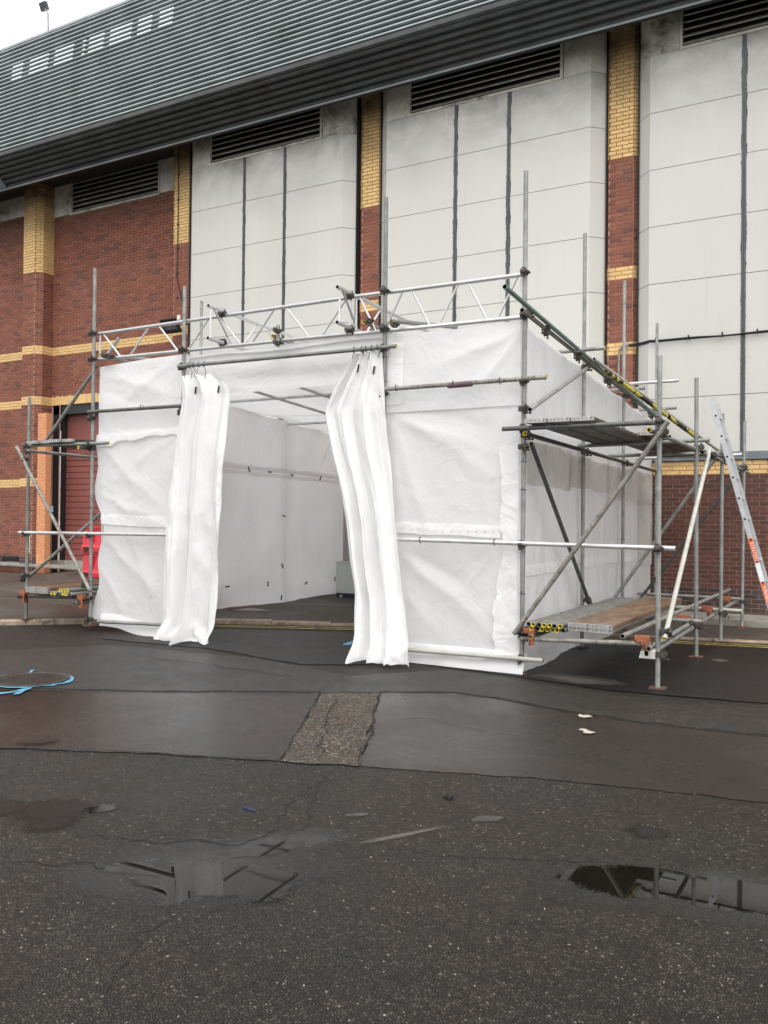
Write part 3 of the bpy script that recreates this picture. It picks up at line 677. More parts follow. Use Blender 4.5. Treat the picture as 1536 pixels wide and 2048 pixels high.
# louvre over the brick bay
a, b = at(145, 427, 'Y', YW), at(318, 390, 'Y', YW)
lou(a.x, b.x, a.z, a.z+1.1, YW-.02)
mb = MB(); mb.lohi((-19.62, YW-.03, zt), (a.x-.06, YW+.05, 10.9), 'frame_cream'); mb.build('louvre_surround', B); mb = MB(); mb.lohi((b.x+.06, YW-.03, zt), (-14.87, YW+.05, 10.9), 'frame_cream'); mb.build('louvre_surround', B); mb = MB(); mb.lohi((a.x-.05, YW-.025, zt), (b.x+.05, YW+.05, a.z-.052), 'frame_cream'); mb.build('louvre_surround', B)
mb = MB(); mb.lohi((-27, YW-.03, at(20, 440, 'Y', YW).z), (-20.4, YW+.05, 10.9), 'frame_cream'); mb.build('louvre_surround', B)
# soffit, eave and ribbed fascia
XL, XR = -21.5, 6.0
YE, ZE, YF, ZF, ZT = 14.9, 10.27, 14.30, 10.80, 13.83
def fy(z): return YF+.13*(z-ZF)
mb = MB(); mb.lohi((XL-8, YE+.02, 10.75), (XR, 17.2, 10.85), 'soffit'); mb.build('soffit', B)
mb = MB(); mb.lohi((-27, 16.65, 0), (-14.86, 16.9, 11), 'soffit'); mb.lohi((-14.9, 16.1, 2.6), (XR, 16.5, 11), 'soffit'); mb.build('inner_wall', B)
mb = MB(); mb.prism([Vector((0, YE+.02, ZE-.03)), Vector((0, YE+.10, ZE-.03)), Vector((0, YE+.10, 10.8)), Vector((0, YE+.02, 10.8))], ((XL, 0, 0), (XR, 0, 0)), 'soffit'); mb.build('drip_board', B)
fas = MB()
# backing plates, with open strips near the top where the sky shows through
strips = []   # (x0,x1) openings
for x0, x1 in ((20, 43), (55, 95), (105, 145), (161, 169), (174, 206), (216, 262), (272, 302), (315, 345)):
    yv = 140-.5*(x0-20); p0, p1 = at(x0, yv, 'Y', fy(13.2)), at(x1, yv-.5*(x1-x0), 'Y', fy(13.2)); strips.append((p0.x, p1.x))
OZ0, OZ1 = 12.83, 13.30
def plate(x0, x1, z0, z1): fas.prism([Vector((0, fy(z0)+.045, z0)), Vector((0, fy(z1)+.045, z1)), Vector((0, fy(z1)+.075, z1)), Vector((0, fy(z0)+.075, z0))], ((x0, 0, 0), (x1, 0, 0)), 'fascia_back')
plate(XL, XR, ZF, OZ0); plate(XL, XR, OZ1, ZT)
xs = [XL]+[v for s_2 in strips for v in s_2]+[XR]
for k in range(0, len(xs), 2): plate(xs[k], xs[k+1], OZ0, OZ1)
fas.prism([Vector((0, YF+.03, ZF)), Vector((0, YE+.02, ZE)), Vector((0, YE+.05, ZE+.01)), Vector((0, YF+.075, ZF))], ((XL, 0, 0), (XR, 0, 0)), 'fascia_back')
eave = fas.build('eave_fascia', B)
def rib(z, y, m, h, d, tilt=0.0, name='rib', x0=XL, x1=XR):
    pr = [Vector((0, 0, -h/2)), Vector((0, -d, -h/3.4)), Vector((0, -d, h/3.4)), Vector((0, 0, h/2))]
    R = Matrix.Rotation(tilt, 3, 'X'); mb = MB(); mb.prism([R @ v for v in reversed(pr)], ((x0, y, z), (x1, y, z)), m); return mb.build(name, eave)
z = ZF+.16; pitch = .117
while z < ZT-.05:
    rib(z, fy(z)+.047, 'fascia_rib', .054, .055, -.13); z += pitch
rib(ZF+.045, YF+.04, 'fascia_shaded', .15, .055, 0, 'band')
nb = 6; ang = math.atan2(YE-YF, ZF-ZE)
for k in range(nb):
    s2 = (k+.6)/nb; rib(ZF+(ZE-ZF)*s2, YF+.03+(YE-YF)*s2, 'fascia_shaded', .085, .045, ang)
rib(ZE+.01, YE+.01, 'fascia_rib', .05, .06, ang, 'drip_edge')
mb = MB(); mb.lohi((XL, fy(ZT)-.02, ZT-.02), (XR, fy(ZT)+.5, ZT+.04), 'fascia_rib'); mb.build('coping', eave)
mb = MB(); mb.prism([Vector((0, YF-.045, ZF-.02)), Vector((0, YE-.03, ZE-.03)), Vector((0, YE+.02, ZE-.02)), Vector((0, YF, ZF+.01))], ((XL, 0, 0), (-19.72, 0, 0)), 'flashing'); mb.build('end_plate', B)
mb = MB(); mb.lohi((XL-7, 15.2, ZE-.03), (XL-.01, 15.5, 13.0), 'flashing'); mb.build('parapet', B)
# roller door in the brick bay
dr = empty('roller_door', (0, 0, 0), None, None); COL.objects.unlink(dr); bpy.data.objects.remove(dr)
dz0 = .42
mb = MB(); mb.lohi((DX0, 16.62, dz0), (DX1, 16.66, DZ), 'door_paint'); door = mb.build('roller_door', B)
z = dz0
DSM = None
while z < 3.62:
    if DSM is None:
        mb = MB(); mb.prism([Vector((0, .03, -.08)), Vector((0, 0, -.074)), Vector((0, 0, .060)), Vector((0, .03, .078))][::-1], ((DX0+.28, 16.59, 0), (DX1-.16, 16.59, 0)), 'door_paint'); DSM = mb.mesh('door_slat', org(B))
    o = bpy.data.objects.new('door_slat', DSM); link(o, door); o.location.z = z+.08; z += .163
mb = MB(); mb.lohi((DX0+.16, 16.57, 3.62), (DX1-.16, 16.61, 4.1), 'door_paint'); mb.build('shutter_box', door)
mb = MB(); mb.lohi((DX0+.12, 16.53, 3.52), (DX1-.12, 16.58, 3.64), 'black_frame'); mb.build('shutter_rail', door)
mb = MB(); mb.lohi((DX0, 16.38, .3), (DX0+.30, 16.62, DZ), 'black_frame'); mb.lohi((DX0, 16.38, 4.45), (DX1, 16.62, DZ), 'black_frame'); mb.build('door_frame', B)
mb = MB(); mb.tube((DX0+.32, 16.36, .3), (DX0+.32, 16.36, 4.0), .018, 'white_paint'); mb.build('guide_pipe', B)
mb = MB(); mb.lohi((-21.3, 15.3, .1), (DX1+1, 16.7, .345), 'concrete'); mb.build('door_step', B)
mb = MB(); mb.lohi((DX0+.1, 16.3, .345), (DX1, 16.6, .44), 'concrete'); mb.build('threshold', B)
p = at(20, 1126, 'Y', YW-.01); mb = MB(); mb.lohi((p.x-.33, YW-.03, .35), (p.x+.36, YW, .47), 'louvre_dark'); mb.build('air_vent', B)
p = at(57, 1090, 'Y', YP-.03); mb = MB(); mb.lohi((p.x-.045, YP-.03, p.z-.23), (p.x+.045, YP-.008, p.z+.24), 'plaque'); mb.build('sign_plate', B)
mb = MB(); mb.lohi((-3.2, 14.42, -.05), (5, YB-.002, .115), 'concrete'); mb.build('wall_plinth', B)
mb = MB(); mb.lohi((XL-9, 17.2, 10), (XR, 30, 10.7), 'roof_white'); mb.build('roof_slab', B)
# cables, lights on the building
cb = empty('cable_bundle', (-3.5, 15.5, 4.8), 'dark cable bundle strung across the white cladding at right', 'cable')
mb = MB()
for j in range(3):
    pts = []
    for k in range(41):
        t = k/40; xx = -3.72+t*5.6; zz = 4.82+.006*j*math.sin(t*9+j)-.014*math.sin(t*math.pi*5)**2*(.3+.3*j)-.02*t
        pts.append((xx, 15.545-.012*j+(.02 if xx > -3.3 else .24*min(1, max(0, (-3.3-xx)/.24))), zz+.014*j))
    mb.poly(pts, .010, 'black_rubber', 6)
mb.build('cable', cb)
for k in range(9):
    mb = MB(); xx = -3.2+k*.55; mb.box((xx, 15.54, 4.835), (.02, .07, .075), 'sealant'); mb.build('clip', cb)
mb = MB(); mb.poly([(-3.72, 15.80, 4.86), (-3.86, 15.79, 4.83), (-3.90, 15.79, 4.75), (-3.92, 15.81, 4.0)], .022, 'galvanised', 8); mb.build('conduit_pipe', cb)
fl = at(342, 652, 'Y', 15.45)
lm = empty('floodlight', fl, 'black floodlight tilted down on the brick wall above the tent', 'floodlight')
R = Matrix.Rotation(math.radians(38), 3, 'X')
mb = MB(); mb.box(fl, (.50, .05, .36), 'black_frame', R)
for k in range(7): mb.box(fl+R @ Vector((-.2+k*.066, .05, 0)), (.012, .05, .32), 'black_frame', R)
mb.build('housing', lm); mb = MB(); mb.box(fl+R @ Vector((0, -.028, .02)), (.38, .01, .2), 'glass_lens', R); mb.build('lens', lm)
mb = MB(); mb.tube(fl+Vector((.15, .05, .1)), (fl.x+.15, 15.84, fl.z+.12), .02, 'black_frame'); mb.build('arm', lm)
mb = MB(); mb.tube((fl.x+.15, 15.55, fl.z+.14), (fl.x+.15, 15.55, fl.z+.26), .045, 'white_paint'); mb.tube((fl.x+.04, 15.5, fl.z+.15), (fl.x+.04, 15.42, fl.z+.12), .04, 'white_paint'); mb.build('sensor', lm)
dc = empty('wall_cable', (-14.5, 15.82, 6.6), 'thin black cable running down the brick pier to the floodlight', 'cable')
p1 = at(357, 330, 'Y', 15.82); mb = MB(); mb.poly([(p1.x, 15.82, 10.7), (p1.x+.01, 15.82, 8.6), (p1.x-.01, 15.82, 7.5), (fl.x+.15, 15.82, fl.z+.2)], .012, 'black_rubber', 6)
for k in range(6): mb.box((p1.x, 15.825, 7.0+k*.6), (.05, .03, .03), 'black_rubber')
mb.build('cable', dc)
a, b, c_ = at(98, 42, 'Y', 15.2), at(96, 27, 'Y', 15.2), at(88, 13, 'Y', 15.2)
ml = empty('mast_light', (a.x, 15.2, ZT), 'small floodlight on a bent mast above the roof edge against the sky', 'mast light')
mb = MB(); mb.poly([(a.x, 15.2, ZT-.1), tuple(b), tuple(c_)], .022, 'galvanised'); mb.build('mast', ml)
mb = MB(); mb.box(c_, (.22, .1, .2), 'dark_steel', Matrix.Rotation(.4, 3, 'X')); mb.build('lamp_head', ml)

# ------------------------------------------------------------------ the sheeted enclosure
T = empty('sheeted_tent', (-6.4, 12, 0), 'big white plastic-sheeted enclosure inside the scaffold, open at the front', 'tent')
XL_, XR_, YF_, YB_ = -9.52, -3.24, 8.77, 15.30
def roof_z(y): return 3.76-.36*(np.asarray(y)-YF_)/(YB_-YF_)
def folds(U, V, L, k_=.72):
    r = 0
    Uw = U+.05*fbm(U*2, V*2, 91); Vw = V+.05*fbm(U*2, V*2, 92)
    for (a, b, amp, wd) in L:
        dx, dy = b[0]-a[0], b[1]-a[1]; l2 = dx*dx+dy*dy
        t = np.clip(((Uw-a[0])*dx+(Vw-a[1])*dy)/l2, 0, 1); d = np.hypot(Uw-a[0]-t*dx, Vw-a[1]-t*dy)/(wd*(.5+t))
        r = r+amp*(.5*np.exp(-d**2)+.5*np.exp(-d*1.5))*np.sin(np.pi*np.clip(t*.9+.08, 0, 1))**.6
    return r*k_
def sheet(name, mat, u0, u1, v0, v1, fn, step=.03, parent=T):
    nu, nv = max(2, int((u1-u0)/step)), max(2, int((v1-v0)/step))
    U, V = np.meshgrid(np.linspace(u0, u1, nu+1), np.linspace(v0, v1, nv+1)); X, Y, Z = fn(U, V)
    return grid_sheet(name, X+0*U, Y+0*U, Z+0*U, mat, parent)
def crumple(U, V, a, seed, s=1.6): a = a*.7; return a*fbm(U*s, V*s, seed, 3)+a*.35*(1-2*np.abs(fbm(U*s*2.2, V*s*2.2, seed+5, 3)))
# front, right of the door
FR = [((-3.2, 3.65), (-3.75, 3.0), .035, .06), ((-3.2, 3.68), (-4.3, 3.35), .03, .09), ((-3.15, 3.6), (-3.3, 2.9), -.02, .05)]
def fr_up(U, V): return U, YF_-.02-folds(U, V, FR)-crumple(U, V, .014, 3)-.03*sstep(3.1, 2.95, V)*0, V+.03*np.sin((U+4.85)*1.85)*sstep(3.3, 3.75, V)*-1+.0*U
sheet('front_sheet_upper', 'sheet', -4.84, -3.13, 2.86, 3.78, fr_up)
FM = [((-4.75, 2.85), (-3.45, 2.05), .03, .10), ((-4.7, 2.75), (-3.5, 2.35), .022, .08), ((-4.78, 2.75), (-4.2, 1.3), .035, .12), ((-4.8, 2.7), (-4.55, 1.2), .025, .09), ((-4.6, 2.9), (-3.4, 2.6), -.02, .09),
      ((-4.7, 1.3), (-3.45, .35), .04, .10), ((-4.5, 1.25), (-3.7, .85), -.025, .09), ((-4.75, 1.0), (-4.0, .2), .02, .09), ((-3.5, 1.3), (-4.1, .6), .015, .05)]
def fr_lo(U, V): return U, YF_-folds(U, V, FM)-crumple(U, V, .016, 7)-.05*sstep(.25, .05, V)*sstep(-4.2, -3.2, U), V
sheet('front_sheet', 'sheet', -4.86, -3.14, .20, 3.04, fr_lo)
def apron(U, V):   # loose hem below the bottom tube
    return U, YF_-.03-.16*(1-V)*(.6+.4*sstep(-4.4, -3.2, U))-.02*fbm(U*3, V*2, 21), .015+.21*V**.8+.02*fbm(U*4, V*3, 22)*(1-V)*V
sheet('hem_sheet', 'sheet', -4.6, -3.10, 0, 1, lambda U, V: apron(U, V), .03)
# corner overlap and eyelet band
def jag(V, a, seed): return a*vn(V*3.1, V*0, seed)+a*.6*vn(V*11, V*0, seed+2)
def corner(U, V):
    x = -3.13-(U)*(.29+jag(V, .035, 31)+.08*sstep(1.4, .3, V)); return x, YF_-.028-folds(x, V, FM)-crumple(x, V, .015, 7)-.006-.05*sstep(.25, .05, V)*sstep(-4.2, -3.2, x)-.012*np.abs(fbm(x*4, V*4, 33)), V
sheet('corner_overlap', 'sheet_band', 0, 1, .14, 2.42, corner, .035)
def band(z0, z1, seed, d=.02):
    return lambda U, V: (U, YF_-d-folds(U, V, FM)-crumple(U, V, .016, 7), V+.02*fbm(U*1.5, V*0, seed)-.03*np.sin((U+4.8)*1.5))
sheet('eyelet_band', 'sheet_band', -4.85, -3.42, 1.47, 1.60, band(1.47, 1.6, 35), .025)
mb = MB()
for k in range(14):
    x = -4.8+k*.1; z = 1.53-.03*math.sin((x+4.8)*1.5); y = float(YF_-.024-folds(np.array(x), np.array(z), FM)-crumple(np.array(x), np.array(z), .016, 7)); mb.torus((x, y, z), (0, 1, 0), .006, .0022, 'sheet_brownish', 8, 4)
mb.build('eyelets', T)['kind'] = 'stuff'
sheet('reinforcement_patch', 'sheet_band', -4.83, -4.62, 2.95, 3.66, lambda U, V: (U+.01*fbm(U*5, V*5, 41), YF_-.033-folds(U, V, FR)-crumple(U, V, .014, 3), V), .03)
# header over the door
def header(U, V):
    zb = 3.27-.03*np.sin((U+7.95)/3.1*np.pi)+.012*fbm(U*2.5, 0*U, 51); zt = 3.80-.02*np.sin((U+7.95)/3.1*np.pi*2)
    z = zb+(zt-zb)*V; return U, YF_+.02-.012*fbm(U*.9, z*6, 52)-crumple(U, z, .012, 53)-.02*np.sin(V*9+U*.5)*V*(1-V)*2, z
sheet('header_sheet', 'sheet', -7.98, -4.80, 0, 1, header, .03)
# front, left of the door
FL = [((-9.4, 3.6), (-8.0, 3.25), .03, .10), ((-9.4, 3.4), (-8.4, 3.05), -.02, .08), ((-8.1, 3.7), (-9.2, 3.2), .02, .07)]
sheet('front_sheet_upper', 'sheet', -9.53, -7.86, 2.62, 3.76, lambda U, V: (U-.02*sstep(3.0, 3.7, V)*(U > -9.4)*0, YF_-.02-folds(U, V, FL)-crumple(U, V, .016, 61)-.02*sstep(2.85, 2.62, V), np.where(V < 2.9, V+.12*sstep(2.9, 2.62, V)*np.sin((U+9.5)*1.1)+.03*vn(U*7, 0*U, 62)*sstep(2.9, 2.62, V), V+.05*np.sin((U+9.53)/1.67*np.pi/2)*sstep(3.4, 3.76, V))))
FL2 = [((-9.35, 2.55), (-8.3, 1.7), .03, .11), ((-8.1, 2.7), (-9.2, 2.2), .02, .1), ((-9.4, 1.9), (-8.3, 1.55), .03, .08), ((-9.4, 1.3), (-8.2, .5), .03, .12), ((-8.9, 1.3), (-8.3, .3), .02, .08), ((-9.45, .9), (-9.0, .25), .025, .09)]
def fl_lo(U, V):
    e = sstep(-9.2, -9.5, U)
    return U-e*(.07*np.sin(V*3.1+.6)+.05*np.sin(V*7.3)+.03), YF_-folds(U, V, FL2)-crumple(U, V, .018, 65), V
sheet('front_sheet', 'sheet', -9.50, -7.86, .16, 2.80, fl_lo)
sheet('eyelet_band', 'sheet_band', -9.46, -7.9, 1.52, 1.66, lambda U, V: (U, YF_-.02-folds(U, V, FL2)-crumple(U, V, .018, 65), V-.03*np.sin((U+9.4)*1.4)), .03)
sheet('hem_sheet', 'sheet', -9.42, -7.86, 0, 1, lambda U, V: (U, YF_-.03-.10*(1-V)*(.4+.6*sstep(-9, -8.2, U)), pz(U, YF_)*0+.07*sstep(-8.6, -9.2, U)+.02+.17*V+.015*fbm(U*3, V, 67)*(1-V)), .035)
# right side
def side_x(Y, Z):
    L = [((9.0, 3.5), (10.6, .4), .035, .2), ((11.2, 3.2), (12.6, .5), -.03, .2), ((13.2, 3), (14.5, .6), .03, .2), ((9.2, .9), (10.8, .15), .03, .1), ((10.9, 2.0), (11.4, .3), -.025, .08), ((9.6, 2.2), (9.2, .4), .02, .07)]
    vert = .012*np.sin(Y*9+1.3*fbm(Y*1.2, Z*.5, 72)*3)*(.4+.6*fbm(Y*.7, Z*.3, 73))+.010*fbm(Y*11, Z*.7, 74)
    return XR_+.02+folds(Y, Z, L)+vert+crumple(Y, Z, .018, 71)+.10*sstep(.35, .0, Z)*(.5+.5*np.sin(Y*2.2))
def top_z(Y): return roof_z(Y)-.035*np.abs(np.sin((Y-YF_)*np.pi/1.1))
def sd_up(U, V): Z = 2.42+.02*fbm(U*2, 0*U, 75)+(top_z(U)-2.42)*V; return side_x(U, Z)+.012, U, Z
sheet('side_sheet_upper', 'sheet_side', YF_-.04, YB_, 0, 1, lambda U, V: sd_up(U, V), .035)
def sd_lo(U, V): Z = .02+.09*sstep(9.5, 8.8, U)*0+(2.55-.02)*V; return side_x(U, Z), U, Z
sheet('side_sheet', 'sheet_side', YF_-.06, YB_, 0, 1, sd_lo, .035)
for i, (y0, y1, z0, z1) in enumerate(((8.75, 10.6, 2.02, 2.50), (10.5, 12.4, 2.05, 2.46), (12.3, 15.25, 1.95, 2.44))):
    sheet('overlap_band', 'sheet_brownish', y0, y1, z0, z1, lambda U, V: (side_x(U, V)+.016+.008*i+.008*np.abs(fbm(U*3, V*3, 80+i)), U, V+.04*fbm(U*1.5, V*.5, 83+i)), .04)
sheet('overlap_band', 'sheet_brownish', 14.2, 15.25, .9, 2.1, lambda U, V: (side_x(U, V)+.02, U+.15*fbm(V*1.5, V*0, 88), V), .05)
sheet('eyelet_band', 'sheet_band', YF_, 15.2, 1.02, 1.13, lambda U, V: (side_x(U, V)+.016, U, V+.02*fbm(U*1.2, 0*U, 89)), .04)
# left side, back and roof
def left_x(Y, Z): return XL_+.05-crumple(Y, Z, .03, 101, 1.1)-.02*np.sin(Y*6+2*fbm(Y, Z*.4, 102))*.5-.05*sstep(.6, .2, Z)*np.sin(Y*1.9)+.03*sstep(.08, 0, np.abs(Y-13.2))
sheet('left_sheet_upper', 'sheet_left', YF_, YB_, 0, 1, lambda U, V: (left_x(U, 2.4+1.3*V)-.01, U, 2.53-.06*(U-YF_)/6.5+(top_z(U)-2.53)*V), .06)
sheet('left_sheet', 'sheet_left', YF_, YB_, 0, 1, lambda U, V: (left_x(U, 2.55*V), U, pz(U*0-9.5, U)+.01+.03*fbm(U*1.5, V, 103)*(1-V)+(2.42-.06*(U-YF_)/6.5)*V), .06)
sheet('overlap_band', 'sheet_left', YF_, YB_, 2.42, 2.60, lambda U, V: (left_x(U, V)+.015+.01*fbm(U*5, V*5, 105), U, V-.06*(U-YF_)/6.5+.015*fbm(U*2, V*0, 104)), .06)
sheet('back_sheet', 'sheet_left', XL_, XR_, 0, 1, lambda U, V: (U, YB_-crumple(U, V*3, .03, 107, 1.2), .04+(roof_z(YB_)-.04)*V), .08)
def roof(U, V): return U, V, roof_z(V)-.05*np.abs(np.sin((V-YF_)*np.pi/2.18))-.03*np.sin((U-XL_)*np.pi/2.1)**2-.01*fbm(U*2, V*2, 109)
sheet('roof_sheet', 'sheet_roof', XL_-.03, XR_+.03, YF_-.02, YB_+.02, roof, .08)
# black toggles on the inside of the left wall and roof
mb0 = MB(); mb0.tube((-.045, 0, 0), (.045, 0, 0), .012, 'black_rubber', 8); TG = mb0.mesh('toggle')
for px, py, an in ((530, 809, .4), (590, 829, .3), (641, 842, -.1), (498, 939, 1.1), (540, 944, 0), (584, 950, .3), (641, 957, -1), (568, 1032, .2), (565, 1132, 1.1), (455, 1173, 0), (536, 1168, 1.57), (612, 1166, -.5), (670, 1158, 1.57), (683, 1169, -.6), (563, 1195, -1.3)):
    q = at(px, py, 'X', XL_+.09); o = bpy.data.objects.new('toggle', TG); link(o, T)
    mm = Matrix.Rotation(math.pi/2, 4, 'Z') @ Matrix.Rotation(an, 4, 'Y'); mm.translation = q-org(T); o.matrix_local = mm
for px, py in ((620, 786), (560, 800)):
    q = at(px, py, 'Z', 3.48); tb = MB(); tb.tube((q.x, 9.0, 3.60), (q.x, 15.2, 3.26), .022, 'roof_white'); tb.build('roof_bar', T)
for y in (11.0, 13.2):
    tb = MB(); tb.tube((XL_+.1, y, float(roof_z(y))-.12), (XR_-.1, y, float(roof_z(y))-.12), .022, 'roof_white'); tb.build('roof_bar', T)
mb = MB(); mb.poly([at(662, 880, 'X', XL_+.07), at(635, 950, 'X', XL_+.07)], .004, 'plaque', 5); mb.build('tie_string', T)

# ------------------------------------------------------------------ door curtains
def curtain(name, rows, nf, amp, seed, label, hooks, topj=.05):
    rows = sorted(rows); zz = np.array([r[0] for r in rows]); xl = np.array([r[1] for r in rows]); xr = np.array([r[2] for r in rows]); yy = np.array([r[3] for r in rows]); aa = np.array([r[4] for r in rows])
    C = empty(name, ((xl[0]+xr[0])/2, yy[0], 0), label, 'curtain', 'curtains of the doorway')
    nu, nv = 150, 150; S, V = np.meshgrid(np.linspace(0, 1, nu), np.linspace(0, 1, nv))
    def cub(q, ys):   # smooth interpolation over height
        v = np.interp(q, zz, ys); h = .06; return (np.interp(q-h, zz, ys)+2*v+np.interp(q+h, zz, ys))/4
    Zt = zz[-1]+topj*np.where(S > 0, 1, 1)*(np.abs(((S*nf*1.02+.3) % 1)-.5)*2-.6)
    Z = zz[0]+(Zt-zz[0])*V
    Zq = np.clip(Z, zz[0], zz[-1]); Lx, Rx, Y0, A = cub(Zq, xl), cub(Zq, xr), cub(Zq, yy), cub(Zq, aa)
    rr_ = np.random.default_rng(seed); nfold = int(nf+.6); wd_ = rr_.uniform(.55, 1.6, nfold*2); cum = np.concatenate([[0], np.cumsum(wd_)]); cum /= cum[-1]; am = rr_.uniform(.45, 1.25, nfold*2+1)
    sw = np.clip(S+.05*fbm(S*2.0, Z*.45, seed)+.03*np.sin(Z*1.7+seed), 0, 1); h = np.interp(sw, cum, np.arange(nfold*2+1))
    ph = h*np.pi+.5*fbm(S*1.5, Z*.6, seed+2); am_ = np.interp(h, np.arange(nfold*2+1), am)
    tri = np.arcsin(np.clip(np.sin(ph), -1, 1))*2/np.pi
    wv = (.85*tri+.15*np.sin(ph))*am_*(1+.5*fbm(S*2, Z*.8, seed+3))
    X = Lx+(Rx-Lx)*S+.10*(Rx-Lx)/nf*np.sin(ph+1.2)*np.sin(np.pi*S)**.5+.004*fbm(S*3, Z*3, seed+4)+.018*fbm(S*.5, Z*1.2, seed+5)*sstep(3.4, 2.6, Z)
    fine = np.arcsin(np.clip(np.sin(ph*2.6+1.7*fbm(S*3, Z*.5, seed+12)*3+.5*Z), -1, 1))*2/np.pi*np.clip(.5+fbm(S*2.5, Z*.6, seed+13), 0, 1)
    Y = Y0-A*wv-A*.34*fine-A*.15*np.sin(2*ph+1+.8*Z)+.035*fbm(S*3, Z*1.3, seed+6)+.014*(1-2*np.abs(fbm(S*3.2+Z*.5, Z*1.1, seed+8)))+.004*(1-2*np.abs(fbm(S*6, Z*3, seed+9)))
    low = sstep(.35, .0, Z); Y = Y-low*.10*(fbm(S*5, Z*4, seed+9)+.4); Z = Z+low*(.035*fbm(S*6, Z*2+3, seed+11)+.02); Z = np.maximum(Z, .016)
    grid_sheet('curtain_cloth', X, Y, Z, 'curtain_sheet', C)
    # wide hem strip running down one edge
    k0, k1 = (6, 26) if seed < 50 else (126, 146)
    grid_sheet('edge_hem', X[:, k0:k1], Y[:, k0:k1]-.006, Z[:, k0:k1], 'sheet_band', C)
    for s, zz2 in hooks:
        i = int(s*(nu-1)); px_, py_, pz_ = X[-1, i], Y[-1, i], Z[-1, i]; zr = RAILZ(px_)
        mb = MB(); mb.torus((px_, RAILY, zr), (1, .25, 0), .036, .004, 'dark_steel', 14, 5); mb.build('ring', C)
        mb = MB(); mb.poly([(px_, RAILY-.02, zr-.032), (px_+.01, py_-.015, (zr+pz_)/2-.02), (px_-.004, py_-.02, pz_-.06)], .0035, 'tie_cord', 6); mb.build('tie', C)
    for s, dz in ((.3, -.16), (.8, -.2)):
        i = int(s*(nu-1)); j = nv-8; mb = MB(); q = Vector((X[j, i], Y[j, i]-.02, Z[j, i]+dz*.3)); mb.tube(q-Vector((.008, 0, .045)), q+Vector((.008, 0, .045)), .011, 'black_rubber', 8); mb.build('toggle', C)
    return C
ra, rb = at(360, 732, 'Y', 8.62), at(793, 692, 'Y', 8.62); RAILY = 8.62
def RAILZ(x): return ra.z+(rb.z-ra.z)*(x-ra.x)/(rb.x-ra.x)
curtain('door_curtain', [(3.50, -7.86, -7.36, 8.63, .05), (3.38, -7.85, -7.12, 8.62, .05), (3.20, -7.83, -7.05, 8.61, .05), (2.6, -7.89, -7.06, 8.55, .05), (1.85, -7.955, -7.08, 8.51, .05), (.88, -8.01, -7.12, 8.47, .065), (.25, -7.99, -7.13, 8.44, .09), (.02, -8.03, -7.12, 8.36, .12)], 1.9, .05, 60,
        'long white pleated curtain hanging on the far side of the doorway beside the red barrier', [(.2, 0), (.3, 0), (.36, 0), (.55, 0), (.72, 0)])
curtain('door_curtain', [(3.58, -5.22, -4.87, 8.64, .05), (3.46, -5.28, -4.84, 8.63, .05), (3.2, -5.43, -4.80, 8.60, .05), (2.92, -5.58, -4.76, 8.56, .055), (2.6, -5.50, -4.72, 8.54, .06), (1.845, -5.27, -4.61, 8.50, .065), (.72, -5.05, -4.43, 8.42, .085), (.3, -5.0, -4.33, 8.33, .10), (.02, -4.98, -4.27, 8.22, .14)], 2.4, .06, 22,
        'long white curtain swept aside against the middle upright, its hem trailing on the asphalt', [(.05, 0), (.3, 0), (.5, 0), (.68, 0), (.9, 0)])

# ------------------------------------------------------------------ the scaffold
S = empty('scaffold', (-6.4, 8.7, 0), 'steel tube scaffold standing round the white sheeted enclosure', 'scaffold')
RT_ = .0245
def tube(name, p0, p1, m='galvanised', caps=(0, 0), parent=S, r=RT_):
    mb = MB(); mb.tube(p0, p1, r, m, 14, .004, ('yellow_cap' if caps[0] else None, 'yellow_cap' if caps[1] else None), 'tube_inside')
    return mb.build(name, parent)
def coupler(p, d1, d2, off=None, m='coupler_steel'):
    """right-angle or swivel clip: one collar round each tube, bolts with nuts"""
    p = Vector(p); d1 = Vector(d1).normalized(); d2 = Vector(d2).normalized(); off = Vector(off) if off is not None else Vector((0, -.05, 0))
    mb = MB()
    for c, d in ((p, d1), (p+off, d2)):
        mb.tube(c-d*.026, c+d*.026, .034, m, 12)
        s = d.cross(off).normalized(); s = s if s.length > .5 else Vector((0, 0, 1))
        mb.tube(c+s*.030-off.normalized()*.0, c+s*.052, .016, m, 8)
        mb.tube(c+s*.046-off.normalized()*.03, c+s*.046+off.normalized()*.055, .007, m, 6); mb.tube(c+s*.046+off.normalized()*.035, c+s*.046+off.normalized()*.05, .013, m, 6)
        mb.box(c-s*.036, (.022, .022, .03), m, d.to_track_quat('Z', 'Y').to_matrix())
    mb.tube(p+off*.3, p+off*.7, .022, m, 8)
    return mb.build('coupler', S)
X_, Y_, Z_ = Vector((1, 0, 0)), Vector((0, 1, 0)), Vector((0, 0, 1))
def upright(x, y, z0, z1, m='galvanised', plate=True, lean=(0, 0)):
    tube('upright_pole', (x, y, z0+.008), (x+lean[0], y+lean[1], z1), m)
    if plate:
        mb = MB(); mb.lohi((x-.075, y-.075, z0-.004), (x+.075, y+.075, z0+.020), 'base_steel'); mb.tube((x, y, z0+.008), (x, y, z0+.05), .019, 'base_steel'); mb.build('base_plate', S)
P0, P00, P1, P2, P3, P4 = -9.60, -10.95, -7.91, -4.85, -3.15, -1.735
upright(P0, 8.70, .075, 5.17); upright(P00, 8.70, .075, 3.41); upright(P1, 8.70, .0, 4.70); upright(P2, 8.70, 0, 5.36); upright(P3, 8.70, 0, 5.345); upright(P4, 8.62, 0, 3.24)
upright(-3.15, 10.93, 0, 5.34, 'galvanised'); upright(-3.13, 12.97, .03, 5.24); upright(-3.13, 15.30, .03, 5.08)
